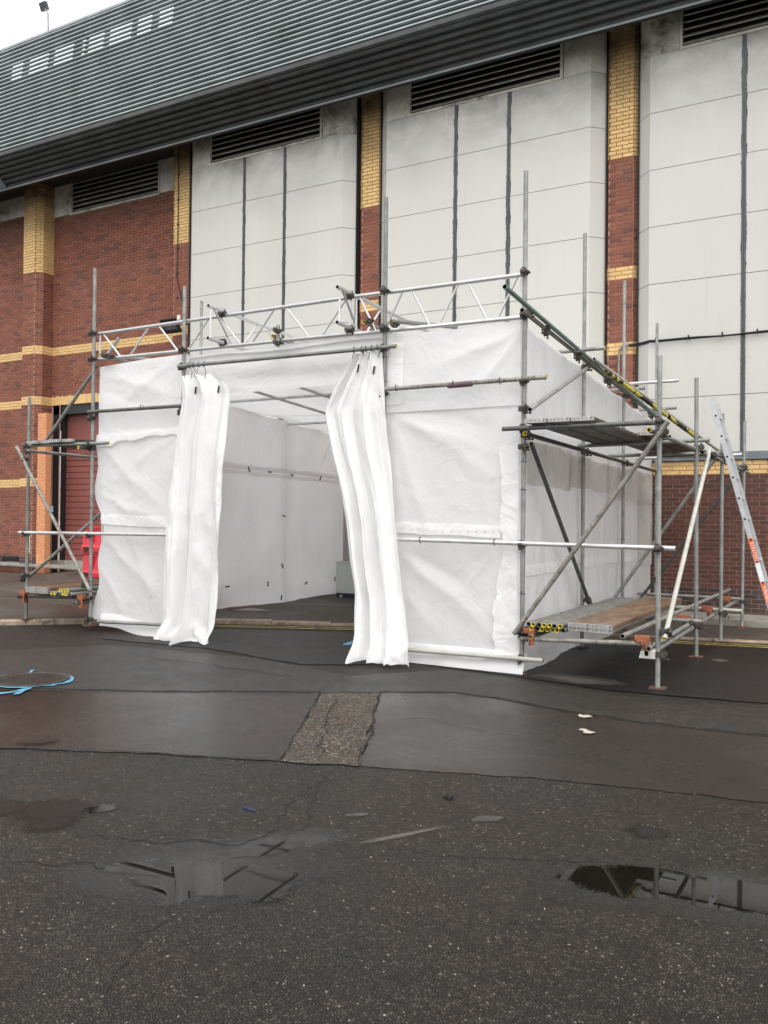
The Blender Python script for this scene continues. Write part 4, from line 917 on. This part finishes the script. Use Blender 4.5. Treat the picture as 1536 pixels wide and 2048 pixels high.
upright(-1.75, 10.92, .0, 3.36, lean=(.0, -.1)); upright(-1.68, 12.45, .03, 3.12, lean=(0, .05), plate=False); upright(-1.62, 14.27, .03, 3.22, lean=(0, .2))
upright(-9.62, 10.99, .1, 5.23); upright(-9.62, 13.2, .1, 3.6); upright(-10.95, 11.2, .1, 3.3)
# lattice beams along the front
def lattice(pts0, pts1, n, m='aluminium', ends=True, dep=None):
    """pts0/pts1: bottom and top chord end points"""
    b0, b1 = map(Vector, pts0); t0, t1 = map(Vector, pts1)
    q = (b0+b1)/2; L = bpy.data.objects.new('lattice_beam', None); link(L, S)
    tube('chord', b0, b1, m, parent=L); tube('chord', t0, t1, m, parent=L)
    def bar(p, q_):
        mb = MB(); mb.tube(p, q_, .0135, m, 8); mb.build('lacing_bar', L)
    if ends: bar(b0.lerp(b1, .008), t0.lerp(t1, .008)); bar(b0.lerp(b1, .992), t0.lerp(t1, .992))
    for k in range(n):
        a, e = (k+.08)/n, (k+.92)/n; c = (k+.5)/n
        bar(t0.lerp(t1, max(.015, a)), b0.lerp(b1, c-.08/n)); bar(b0.lerp(b1, c+.08/n), t0.lerp(t1, min(.985, e)))
    return L
yb = 8.755
zt0, zt1, zb0, zb1 = 4.262, 4.262, 3.865, 3.845
l0, l1, l2 = at(197, 690, 'Y', yb).x, at(706, 620, 'Y', yb).x, at(1046, 590, 'Y', yb).x
c0 = at(197, 668, 'Y', yb).z; c1 = at(706, 594, 'Y', yb).z; d0 = at(197, 719, 'Y', yb).z; d1 = at(706, 667, 'Y', yb).z
c2 = at(1048, 549, 'Y', yb).z; d2 = at(1048, 634, 'Y', yb).z
lattice(((l0, yb, d0), (l1, yb, d1)), ((l0, yb, c0), (l1, yb, c1)), 4)
lattice(((l1+.03, yb, d1-.01), (l2, yb, d2)), ((l1+.03, yb, c1), (l2, yb, c2)), 3)
# lattice beams running back over the roof
for xb, ya, yz in ((-7.26, 8.42, 15.2), (-5.33, 8.42, 15.2)):
    lattice(((xb, ya, 3.90), (xb, yz, 3.76)), ((xb, ya, 4.31), (xb, yz, 4.17)), 6, dep=1)
lattice(((-3.4, 8.8, 3.84), (-3.4, 15.2, 3.5)), ((-3.4, 8.8, 3.86), (-3.4, 15.2, 3.52)), 1, ends=False) if False else None
tube('ledger_tube', at(200, 709, 'Y', 8.6), (at(200, 709, 'Y', 8.6).x, 15.2, 3.62), 'galvanised', (1, 0))
tube('brace_tube', at(212, 712, 'Y', 8.8), at(238, 676, 'Y', 8.95), 'galvanised'); tube('brace_tube', (-9.3, 8.85, 3.92), (-8.3, 10.4, 3.86), 'galvanised')
tube('ledger_tube', at(545, 672, 'Y', 8.58), (at(545, 672, 'Y', 8.6).x, 15.2, 3.68), 'weathered_tube', (1, 0))
q = at(556, 672, 'Y', 8.6); tube('putlog_tube', q-Z_*.13, q+Z_*.13)
q2 = at(728, 644, 'Y', 8.58); tube('ledger_tube', q2, (q2.x, 15.2, 3.75), 'galvanised', (1, 0)); q3 = at(783, 642, 'Y', 8.58); tube('brace_tube', q3, (q3.x+.35, 9.6, q3.z+.10), 'galvanised', (1, 0))
tube('brace_tube', q3+Vector((.02, .3, -.1)), (q3.x-.3, 9.9, q3.z-.3), 'galvanised')
# tubes across the front
def xt(name, a, b, y, m='galvanised', caps=(0, 0)):
    p, q = at(*a, 'Y', y), at(*b, 'Y', y); tube(name, p, q, m, caps); return p, q
xt('curtain_rail', (356, 733), (793, 692), 8.62, 'galvanised', (0, 1))
xt('ledger_tube', (176, 824), (372, 811), 8.64, 'galvanised_dark'); xt('ledger_tube', (766, 779), (1094, 754), 8.64, 'weathered_tube', (0, 1))
xt('ledger_tube', (38, 1065), (382, 1070), 8.64, 'aluminium'); xt('ledger_tube', (752, 1077), (1351, 1097), 8.64, 'aluminium')
xt('ledger_tube', (196, 1243), (400, 1253), 8.64); xt('ledger_tube', (762, 1295), (1086, 1321), 8.62, 'pale_tube')
# right bay
xt('transom_tube', (1005, 858), (1312, 845), 8.56, 'galvanised_dark'); xt('transom_tube', (1157, 892), (1419, 880), 10.86, 'galvanised'); xt('transom_tube', (1217, 912), (1465, 905), 12.38); xt('transom_tube', (1232, 919), (1484, 909), 14.2, 'aluminium')
tube('ledger_tube', (-3.085, 8.55, 2.53), (-3.085, 15.5, 2.50), 'galvanised_dark', (1, 0)); tube('ledger_tube', (-1.79, 8.40, 2.50), (-1.72, 15.3, 2.53), 'galvanised', (1, 0)); tube('ledger_tube', (-1.69, 10.9, 2.47), (-1.63, 15.2, 2.45))
tube('rafter_tube', (-3.05, 7.85, 3.892), (-2.98, 15.4, 3.33), 'green_tube'); tube('rafter_tube', (-3.09, 8.45, 3.80), (-3.07, 15.3, 3.40), 'weathered_tube')
bw0, bw1 = at(1188, 718, 'X', -3.0), at(1494, 943, 'X', -1.72); tube('brace_tube', bw0, bw1, 'pale_tube')
def wrap(a, b):
    mb = MB(); n = 40; vs = []; fs = []; d = (b-a).normalized(); qm = d.to_track_quat('Z', 'Y').to_matrix()
    for i in range(n+1):
        for k in range(10):
            rr = .028+.006*random.random(); vs.append(a.lerp(b, i/n)+qm @ Vector((rr*math.cos(k*.6283), rr*math.sin(k*.6283), 0)))
            if i: fs.append(((i-1)*10+k, (i-1)*10+(k+1) % 10, i*10+(k+1) % 10, i*10+k))
    mb.add(vs, fs, 'hazard_wrap', True); mb.build('hazard_wrap', S)
off = Vector((0, 0, -.045))
wrap(bw0.lerp(bw1, .06)+off, bw0.lerp(bw1, .40)+off); wrap(bw0.lerp(bw1, .42)+off, bw0.lerp(bw1, .60)+off)
xb = lambda px, py, y: at(px, py, 'Y', y)
tube('brace_tube', xb(1028, 1268, 8.55), xb(1336, 843, 8.50), 'weathered_tube')
tube('brace_tube', (-3.02, 8.52, 2.775), (-3.06, 10.85, 3.60), 'galvanised'); tube('brace_tube', (-3.03, 8.60, 2.43), (-3.06, 10.98, .55), 'galvanised_dark')
tube('brace_tube', (-1.66, 8.55, .50), (-1.66, 11.30, 2.55), 'pale_tube', (1, 0))
tube('brace_tube', (-3.11, 12.36, .52), (-1.60, 12.36, 2.72), 'galvanised'); tube('brace_tube', (-3.2, 14.1, .30), (-1.6, 14.1, 2.45), 'galvanised_dark')
for y, xe, z, m in ((10.25, -2.70, 3.70, 'galvanised'), (12.85, -2.80, 3.59, 'galvanised'), (13.6, -2.46, 3.79, 'aluminium'), (15.2, -2.78, 3.58, 'galvanised')):
    tube('purlin_tube', (-9.7, y, z), (xe, y, z), m, (0, 1) if y < 11 else (0, 0))
# low bay platform
xt('transom_tube', (1040, 1277), (1302, 1288), 8.60, 'weathered_tube')
tube('ledger_tube', (-2.99, 8.52, .425), (-3.05, 14.5, .42), 'galvanised', (1, 0)); tube('ledger_tube', (-1.80, 8.50, .402), (-1.80, 10.62, .416), 'galvanised'); tube('ledger_tube', (-1.81, 8.72, .335), (-1.74, 15.0, .405))
tube('transom_tube', (-3.2, 10.7, .46), (-1.65, 10.7, .46), 'weathered_tube'); tube('transom_tube', (-3.2, 12.5, .45), (-1.42, 12.5, .445), 'pale_tube', (0, 1)); tube('transom_tube', (-3.2, 14.3, .47), (-1.6, 14.3, .46), 'galvanised')
def fitting(x, y, z):   # orange board-bearing clip on a pole
    mb = MB(); mb.lohi((x-.10, y-.05, z-.005), (x+.02, y+.05, z+.055), 'orange_paint'); mb.lohi((x-.045, y-.055, z-.13), (x-.03, y+.03, z), 'orange_paint'); mb.lohi((x-.02, y-.06, z-.13), (x+.015, y-.045, z+.01), 'orange_paint')
    mb.tube((x-.12, y, z+.02), (x-.10, y, z+.02), .04, 'orange_paint', 10); mb.tube((x-.02, y-.09, z-.03), (x-.02, y+.04, z-.03), .01, 'coupler_steel', 8); mb.tube((x-.02, y-.10, z-.03), (x-.02, y-.085, z-.03), .017, 'coupler_steel', 6)
    mb.build('board_clip', S)
for x, y, z in ((P4-.09, 8.60, .455), (-1.83, 10.80, .46), (-1.80, 12.40, .44), (-1.78, 14.1, .45), (P3+.17, 8.60, .46), (P0-.03, 8.62, .46), (P00+.10, 8.62, .47)): fitting(x, y, z)
mb = MB(); q = Vector((-1.79, 8.56, .30)); mb.add([q+Vector(v) for v in ((-.11, -.02, 0), (-.07, .05, .0), (.04, .05, 0), (.04, -.02, 0), (-.09, -.02, .07), (-.05, .05, .09), (.04, .05, .09), (.04, -.02, .07))], [(0, 1, 2, 3), (7, 6, 5, 4), (0, 4, 5, 1), (1, 5, 6, 2), (2, 6, 7, 3), (3, 7, 4, 0)], 'sheet_brownish'); mb.build('wedge_block', S)
# left bay
xt('transom_tube', (60, 891), (217, 886), 8.60, 'galvanised', (0, 1)); tube('ledger_tube', (-10.90, 8.6, 2.60), (-10.90, 11.3, 2.58), 'galvanised'); tube('ledger_tube', (-9.66, 8.50, 2.60), (-9.66, 11.3, 2.58), 'galvanised_dark', (1, 0))
xt('brace_tube', (193, 735), (90, 884), 8.78); xt('brace_tube', (33, 893), (180, 1182), 8.56, 'weathered_tube'); xt('brace_tube', (53, 1158), (205, 1024), 8.80)
xt('transom_tube', (45, 1192), (182, 1196), 8.64, 'galvanised_dark'); tube('ledger_tube', (-9.7, 8.50, .40), (-9.7, 11.3, .41), 'galvanised'); tube('ledger_tube', (-10.88, 8.50, .43), (-10.88, 11.3, .42), 'galvanised_dark')
tube('transom_tube', (-11.0, 11.2, .47), (-9.5, 11.2, .47)); tube('transom_tube', (-11.0, 11.2, 2.64), (-9.5, 11.2, 2.64))
p = at(103, 1018, 'Y', 8.52); mb = MB(); mb.box(p, (.07, .006, .09), 'galvanised'); mb.build('tag_plate', S)
# couplers where the tubes cross
for x, y, z, d in [(P0, 8.7, c0, X_), (P0, 8.7, d0, X_), (P2, 8.7, c1+.0, X_), (P2, 8.7, d1, X_), (P3, 8.7, c2, X_), (P3, 8.7, d2, X_), (P1, 8.7, d1+.02, X_), (P1, 8.7, RAILZ(P1), X_), (P2, 8.7, RAILZ(P2), X_), (P1, 8.7, 3.03, X_), (P0, 8.7, 3.03, X_), (P2, 8.7, 3.08, X_), (P3, 8.7, 3.10, X_), (P3, 8.7, 1.37, X_), (P0, 8.7, 1.37, X_), (P00, 8.7, 1.37, X_), (P4, 8.62, 1.365, X_), (P3, 8.7, .168, X_), (P0, 8.7, .17, X_), (P3, 8.7, 2.60, X_), (P4, 8.62, 2.60, X_), (P3, 8.7, .45, X_), (P0, 8.7, 2.66, X_), (P00, 8.7, 2.68, X_), (P0, 8.7, .47, X_), (P00, 8.7, .74, X_)]:
    coupler((x, y, z), Z_, d, (0, -.055, 0))
for x, y, z in [(-3.15, 8.7, 2.53), (-3.15, 8.7, 3.83), (-3.15, 10.93, 2.52), (-3.13, 12.97, 2.51), (-1.75, 10.86, 2.53), (-1.68, 12.45, 2.51), (-1.65, 14.4, 2.5), (P4, 8.62, 2.50), (-3.15, 10.93, 3.62), (-3.13, 12.97, 3.52), (-3.1, 14.6, 3.45), (P0, 8.7, 2.60), (P00, 8.7, 2.60), (-1.75, 10.9, .40), (-1.68, 12.45, .40), (-1.62, 14.3, .42), (P4, 8.62, .34), (-3.15, 8.7, .40), (-7.26, 8.72, 4.28), (-5.33, 8.72, 4.28), (-7.26, 8.74, 3.90), (-5.33, 8.74, 3.88)]:
    coupler((x, y, z), Z_ if abs(x+7.26) > .1 and abs(x+5.33) > .1 else X_, Y_, (.055 if x > -5 else -.05, 0, 0))
for p_, d in [((P3, 8.62, 2.80), (-.04, 2.3, .83)), ((P3, 8.62, 2.40), (-.03, 2.4, -1.9)), ((-1.68, 8.60, .56), (0, 2.7, 2.0)), ((-1.67, 11.2, 2.45), (0, 2.7, 2)), ((-3.12, 10.95, .62), (0, 2.4, -1.9)), ((-3.1, 10.75, 3.58), (0, 2.3, .8)), ((-1.7, 12.4, 2.5), (1.5, 0, 2.2)), ((-1.7, 11.6, 2.48), (0, 1, 0))]: coupler(p_, Z_, d, (.05, 0, 0))
for px, py, y in ((1044, 1258, 8.62), (1318, 868, 8.58), (52, 918, 8.62), (172, 1170, 8.62), (183, 884, 8.65), (48, 1158, 8.7), (556, 662, 8.62), (556, 686, 8.62), (740, 642, 8.64), (790, 650, 8.64), (212, 712, 8.66), (222, 713, 8.7)):
    q = at(px, py, 'Y', y); coupler(q, Z_, Vector((.6, 0, .8)), (0, -.045, 0))
# spare couplers along the sloping tubes
for t in (.10, .28, .50, .72, .9):
    q = Vector((-3.07, 8.5, 3.79)).lerp(Vector((-3.05, 15.2, 3.38)), t); coupler(q, Y_, X_, (.0, 0, -.05))
# dark cable ties
def ctie(p, axis, r=.030):
    mb = MB(); mb.torus(p, axis, r, .0035, 'tie_cord', 12, 5); p = Vector(p); mb.tube(p+Vector((.0, -r, 0)), p+Vector((.012, -r-.012, .035)), .003, 'tie_cord', 5); mb.build('cable_tie', S)
for px, py in ((793, 776), (907, 769), (1000, 762)): ctie(at(px, py, 'Y', 8.64), X_, .034)
for px, py in ((841, 1080), (989, 1085), (284, 815)): ctie(at(px, py, 'Y', 8.64), X_, .034)
for x, y, z in ((P2, 8.7, 3.50), (P2, 8.7, 3.22), (P1, 8.7, 3.45), (P1, 8.7, 3.2), (P3, 8.7, 2.25), (P3, 8.7, .85), (P3, 8.7, 1.95), (-3.15, 10.93, 1.37), (-3.13, 12.97, 1.37), (P0, 8.7, 1.75), (P0, 8.7, .70), (-1.75, 10.9, .36)): ctie((x, y, z), Z_)
simple('wrap_tape', (.13, .075, .095), .7, 0, .4, 30)
mb = MB(); a, b = at(896, 771, 'Y', 8.64), at(944, 767, 'Y', 8.64); mb.tube(a, b, .033, 'wrap_tape', 10); mb.build('tape_wrap', S)

# ------------------------------------------------------------------ boards, loose tubes and other things standing about
def board(name, x, y0, y1, z, wd, m, label, group, band=True, parent_none=True, sag=0.0, tilt=0.0):
    o = empty(name, (x, y0, z), label, 'plank', group)
    L = y1-y0; mb = MB(); n = 6; t = .019
    for i in range(n):
        a, b = y0+L*i/n, y0+L*(i+1)/n; za, zb = -sag*math.sin(math.pi*i/n)+tilt*i/n, -sag*math.sin(math.pi*(i+1)/n)+tilt*(i+1)/n
        c = .004; pr = lambda y, dz: [(x-wd/2, y, z+dz+c-t), (x-wd/2+c, y, z+dz-t), (x+wd/2-c, y, z+dz-t), (x+wd/2, y, z+dz+c-t), (x+wd/2, y, z+dz-c+t), (x+wd/2-c, y, z+dz+t), (x-wd/2+c, y, z+dz+t), (x-wd/2, y, z+dz-c+t)]
        A, Bq = pr(a, za), pr(b, zb); mb.add(A+Bq, [(k, 8+k, 8+(k+1) % 8, (k+1) % 8) for k in range(8)]+([tuple(range(8))] if i == 0 else [])+([tuple(reversed(range(8, 16)))] if i == n-1 else []), m)
    mb.build('plank_body', o)
    if band:
        mb = MB(); mb.lohi((x-wd/2-.002, y1-.035, z-t-.002+tilt), (x+wd/2+.002, y1+.002, z+t+.002+tilt), 'board_band'); mb.build('end_band', o); mb = MB(); mb.lohi((x-wd/2-.002, y0-.002, z-t-.002), (x+wd/2+.002, y0+.035, z+t+.002), 'board_band')
        for k in range(5): mb.tube((x-wd/2+.03+k*(wd-.06)/4, y0-.004, z), (x-wd/2+.03+k*(wd-.06)/4, y0, z), .006, 'dark_steel', 6)
        mb.build('end_band', o)
    return o
G1 = 'planks on the lower shelf at the right'
board('plank', -2.505, 8.58, 12.3, .572, .222, 'timber', 'wet tan plank beside the stacked tubes on the low right shelf', G1); board('plank', -2.272, 8.55, 12.25, .574, .225, 'timber', 'dry tan plank on top at the outer edge of the low right shelf', G1)
board('plank', -2.51, 8.60, 12.3, .530, .222, 'timber_grey', 'grey plank underneath the wet tan one on the low right shelf', G1); board('plank', -2.275, 8.56, 12.25, .530, .225, 'timber_grey', 'pale-ended plank underneath the dry tan one on the low right shelf', G1)
G2 = 'boards of the upper platform at the right'
for k, lb in enumerate(('board at the sheeted side of the upper right platform', 'middle board of the upper right platform', 'outermost board at the front of the upper right platform')):
    board('scaffold_board', -2.94+k*.236, 8.46+.03*k, 11.35, 2.648+.003*k, .225, 'timber_dark', 'dark wet '+lb, G2)
for k, lb in enumerate(('inner far board overlapping the front ones', 'middle far board overlapping the front ones', 'outer far board near the ladder')):
    board('scaffold_board', -2.72+k*.236, 10.6, 14.4, 2.688+.003*k-.0, .225, 'timber_dark', 'dark wet '+lb+' on the upper right platform', G2)
G3 = 'boards of the upper platform at the left'
for k, lb in enumerate(('outermost', 'second from outside', 'third from outside', 'innermost')):
    board('scaffold_board', -10.63+k*.232, 8.50+.04*(k % 2), 11.3, 2.705+.002*k, .225, 'timber_dark', 'dark '+lb+' board of the narrow platform at the left end', G3)
G4 = 'planks on the lower shelf at the left'
for k, (x, z, lb) in enumerate(((-10.60, .572, 'upper outer grey plank'), (-10.36, .574, 'upper inner white-ended plank'), (-10.60, .531, 'lower outer grey plank'), (-10.36, .531, 'lower inner white-ended plank'))):
    board('plank', x, 8.50, 11.3, z, .225, 'timber' if k < 2 else 'timber_grey', lb+' on the low shelf at the left end', G4)
TUBES = {}; ORD = ['first', 'second', 'third', 'fourth', 'fifth', 'sixth', 'seventh', 'eighth']
def loose(x, y0, L, z, m, cap, label, group, rz=0.0, rx=0.0):
    key = (m, cap, round(L, 1))
    if key not in TUBES:
        mb = MB(); mb.tube((0, 0, 0), (0, L, 0), RT_, m, 14, .005, ('yellow_cap' if cap else None, None), 'tube_inside'); TUBES[key] = mb.mesh('loose_tube')
    o = bpy.data.objects.new('loose_tube', TUBES[key]); o.location = (x, y0, z); o.rotation_euler = (rx, 0, rz); link(o); return tag(o, label, 'tube', group)
GT = 'tubes stacked on the low shelf at the right'
up_caps = [0, 1, 0, 1, 1, 0, 1]; lo_caps = [0, 1, 0, 1, 1, 1, 1, 0]
for k, cpp in enumerate(lo_caps):
    loose(-3.045+k*.0545, 8.55+random.uniform(-.03, .03), 3.7, .507, 'weathered_tube' if k % 3 else 'galvanised', cpp, ORD[k]+(' yellow-capped' if cpp else ' uncapped')+' tube from the sheeting in the bottom row of the right stack' if k else 'uncapped tube nearest the sheeting in the bottom row of the right stack', GT)
for k, cpp in enumerate(up_caps):
    loose(-3.018+k*.0565, 8.52+random.uniform(-.03, .03), 3.6+.1*(k % 2), .555, 'galvanised' if k % 2 else 'weathered_tube', cpp, (ORD[k] if k else 'first')+(' yellow-capped' if cpp else ' uncapped')+' tube from the sheeting in the top row of the right stack', GT, random.uniform(-.004, .004))
loose(-2.02, 8.38, 7.0, .518, 'weathered_tube', 0, 'single long loose tube along the outer edge of the low right shelf', None, -.010)
GL = 'tubes stacked on the low shelf at the left'
for k, cpp in enumerate((0, 1, 1, 0, 1, 1, 1, 0)): loose(-10.17+k*.058, 8.48+random.uniform(-.03, .03), 2.9, .525, 'galvanised', cpp, ORD[k]+(' yellow-capped' if cpp else ' uncapped')+' tube from the planks in the bottom row of the left shelf', GL)
for k in range(4): loose(-10.0+k*.056, 8.50, 2.8, .575, 'galvanised', 1, ORD[k]+' yellow-capped tube from the planks in the top row of the left shelf', GL)
q = at(497, 1619, 'Z', .003); sh = MB(); sh.add([q+Vector(v) for v in ((-.06, .012, 0), (.05, -.002, 0), (.06, -.012, .002), (-.02, -.004, .001), (-.06, .012, .008), (.05, -.002, .008), (.06, -.012, .008), (-.02, -.004, .010))], [(3, 2, 1, 0), (4, 5, 6, 7), (0, 1, 5, 4), (1, 2, 6, 5), (2, 3, 7, 6), (3, 0, 4, 7)], 'shard_blue')
tag(sh.build('plastic_shard', None, q), 'small dark blue plastic shard lying alone on the asphalt in front', 'litter')
q = at(897, 1598, 'Z', .0); sh = MB()
for k in range(9):
    a = random.uniform(0, 6.3); c_ = q+Vector((random.uniform(-.02, .02), random.uniform(-.02, .02), .008)); sh.box(c_, (.035, .012, .012), 'louvre_dark', Matrix.Rotation(a, 3, 'Z') @ Matrix.Rotation(random.uniform(-.5, .5), 3, 'Y'))
o = sh.build('rubber_scrap', None, q); tag(o, 'small black scrap of rubber on the asphalt in front of the curtains', 'litter')
# ladder leaning on the outer ledger
b0 = Vector((-.86, 11.22, .01)); t0_ = Vector((-1.71, 11.22, 3.30)); q = at(1422, 797, 'Y', 11.22); t0_ = Vector((q.x, 11.22, q.z)); q = at(1534, 1195, 'Y', 11.22); dv = (t0_-q).normalized(); b0 = q-dv*((q.z-.01)/dv.z)
LD = empty('ladder', b0, 'aluminium ladder with orange labels leaning against the right end of the scaffold', 'ladder')
d = (t0_-b0).normalized(); L = (t0_-b0).length; nrm = Vector((d.z, 0, -d.x)); RM = Matrix((nrm, Vector((0, 1, 0)), d)).transposed()
for yo, nm in ((0, 'stile'), (.40, 'stile')):
    mb = MB(); cc = b0+d*L/2+Vector((0, yo, 0)); mb.box(cc, (.052, .022, L), 'ladder_alu', RM); mb.box(cc+nrm*.025+Vector((0, .006, 0)), (.008, .034, L), 'ladder_alu', RM); mb.box(cc-nrm*.025+Vector((0, .006, 0)), (.008, .034, L), 'ladder_alu', RM); mb.build(nm, LD)
k = .15
while k < L-.1:
    c1_ = b0+d*k; mb = MB(); mb.tube(c1_-Vector((0, .0125, 0)), c1_+Vector((0, .4125, 0)), .015, 'ladder_alu', 10); mb.tube(c1_-Vector((0, .0135, 0)), c1_-Vector((0, .012, 0)), .013, 'louvre_dark', 10); mb.build('rung', LD); k += .262
for s, h, m_ in ((at(1497, 1100, 'Y', 11.2).z, .30, 'label_orange'), (at(1510, 1145, 'Y', 11.2).z, .22, 'label_white'), (at(1523, 1185, 'Y', 11.2).z, .25, 'label_orange')):
    tq = (s-b0.z)/d.z; c1_ = b0+d*tq+Vector((0, -.012, 0)); mb = MB(); mb.box(c1_, (.05, .003, h), m_, RM)
    if m_ == 'label_orange':
        for j in range(8): mb.box(c1_+d*(-h*.42+j*h*.1)+nrm*(.006*(j % 2))+Vector((0, -.002, 0)), (.024+.006*(j % 3), .0015, .010), 'label_white', RM)
    mb.build('label', LD)
for yo in (0, .4):
    mb = MB(); mb.box(b0+d*.02+Vector((0, yo, 0)), (.075, .04, .05), 'black_rubber', RM); mb.build('foot', LD)
# red barrier blocks stacked behind the left end
p = at(170, 1147, 'Z', .30); bx0 = p.x-.10; by0 = p.y
def barrier(z0, label):
    o = empty('barrier', (bx0+.6, by0+.2, z0), label, 'barrier', 'stacked barrier blocks'); H = .60
    mb = MB(); w_ = [(.0, .235), (.10, .235), (.16, .20), (.52, .15), (.54, .19), (.60, .19)]
    pr = [Vector((0, -y, z0+z)) for z, y in w_]+[Vector((0, y, z0+z)) for z, y in reversed(w_)]
    mb.prism([q_+Vector((0, by0+.2, 0)) for q_ in pr][::-1], ((bx0, 0, 0), (bx0+1.3, 0, 0)), 'red_plastic'); mb.build('block_body', o)
    for xx in (.08, .62, 1.0):
        mb = MB(); mb.lohi((bx0+xx, by0-.045, z0+.01), (bx0+xx+.16, by0+.1, z0+.11), 'black_frame'); mb.build('fork_slot', o)
    for xx in (.3, .8):
        mb = MB(); mb.lohi((bx0+xx, by0-.02, z0+.2), (bx0+xx+.06, by0+.06, z0+.5), 'red_plastic'); mb.build('rib', o)
zb_ = float(pz(bx0, by0))-.01
barrier(zb_, 'bottom red plastic barrier block standing on the paving by the roller door'); barrier(zb_+.60, 'red plastic barrier block stacked on top of another near the roller door')
# cabinet inside the tent
q = at(689, 1208, 'X', -9.30); cbx = -9.32; cby = 15.02; q = at(690, 1200, 'Y', cby); cbx = q.x
CB = empty('cabinet', (cbx+.4, cby, .06), 'pale grey cabinet on a navy plinth standing in the back of the tent', 'cabinet')
mb = MB(); mb.lohi((cbx, cby-.35, .16), (cbx+.9, cby+.1, .76), 'cabinet_grey'); mb.build('cabinet_body', CB)
mb = MB(); mb.lohi((cbx+.0, cby-.34, .04), (cbx+.9, cby+.1, .158), 'navy_base'); mb.build('plinth', CB)
mb = MB(); mb.lohi((cbx-.01, cby-.36, .762), (cbx+.91, cby+.1, .785), 'cabinet_grey'); mb.build('lid', CB); mb = MB(); mb.tube((cbx+.12, cby-.352, .10), (cbx+.12, cby-.338, .10), .03, 'plaque'); mb.build('badge', CB)
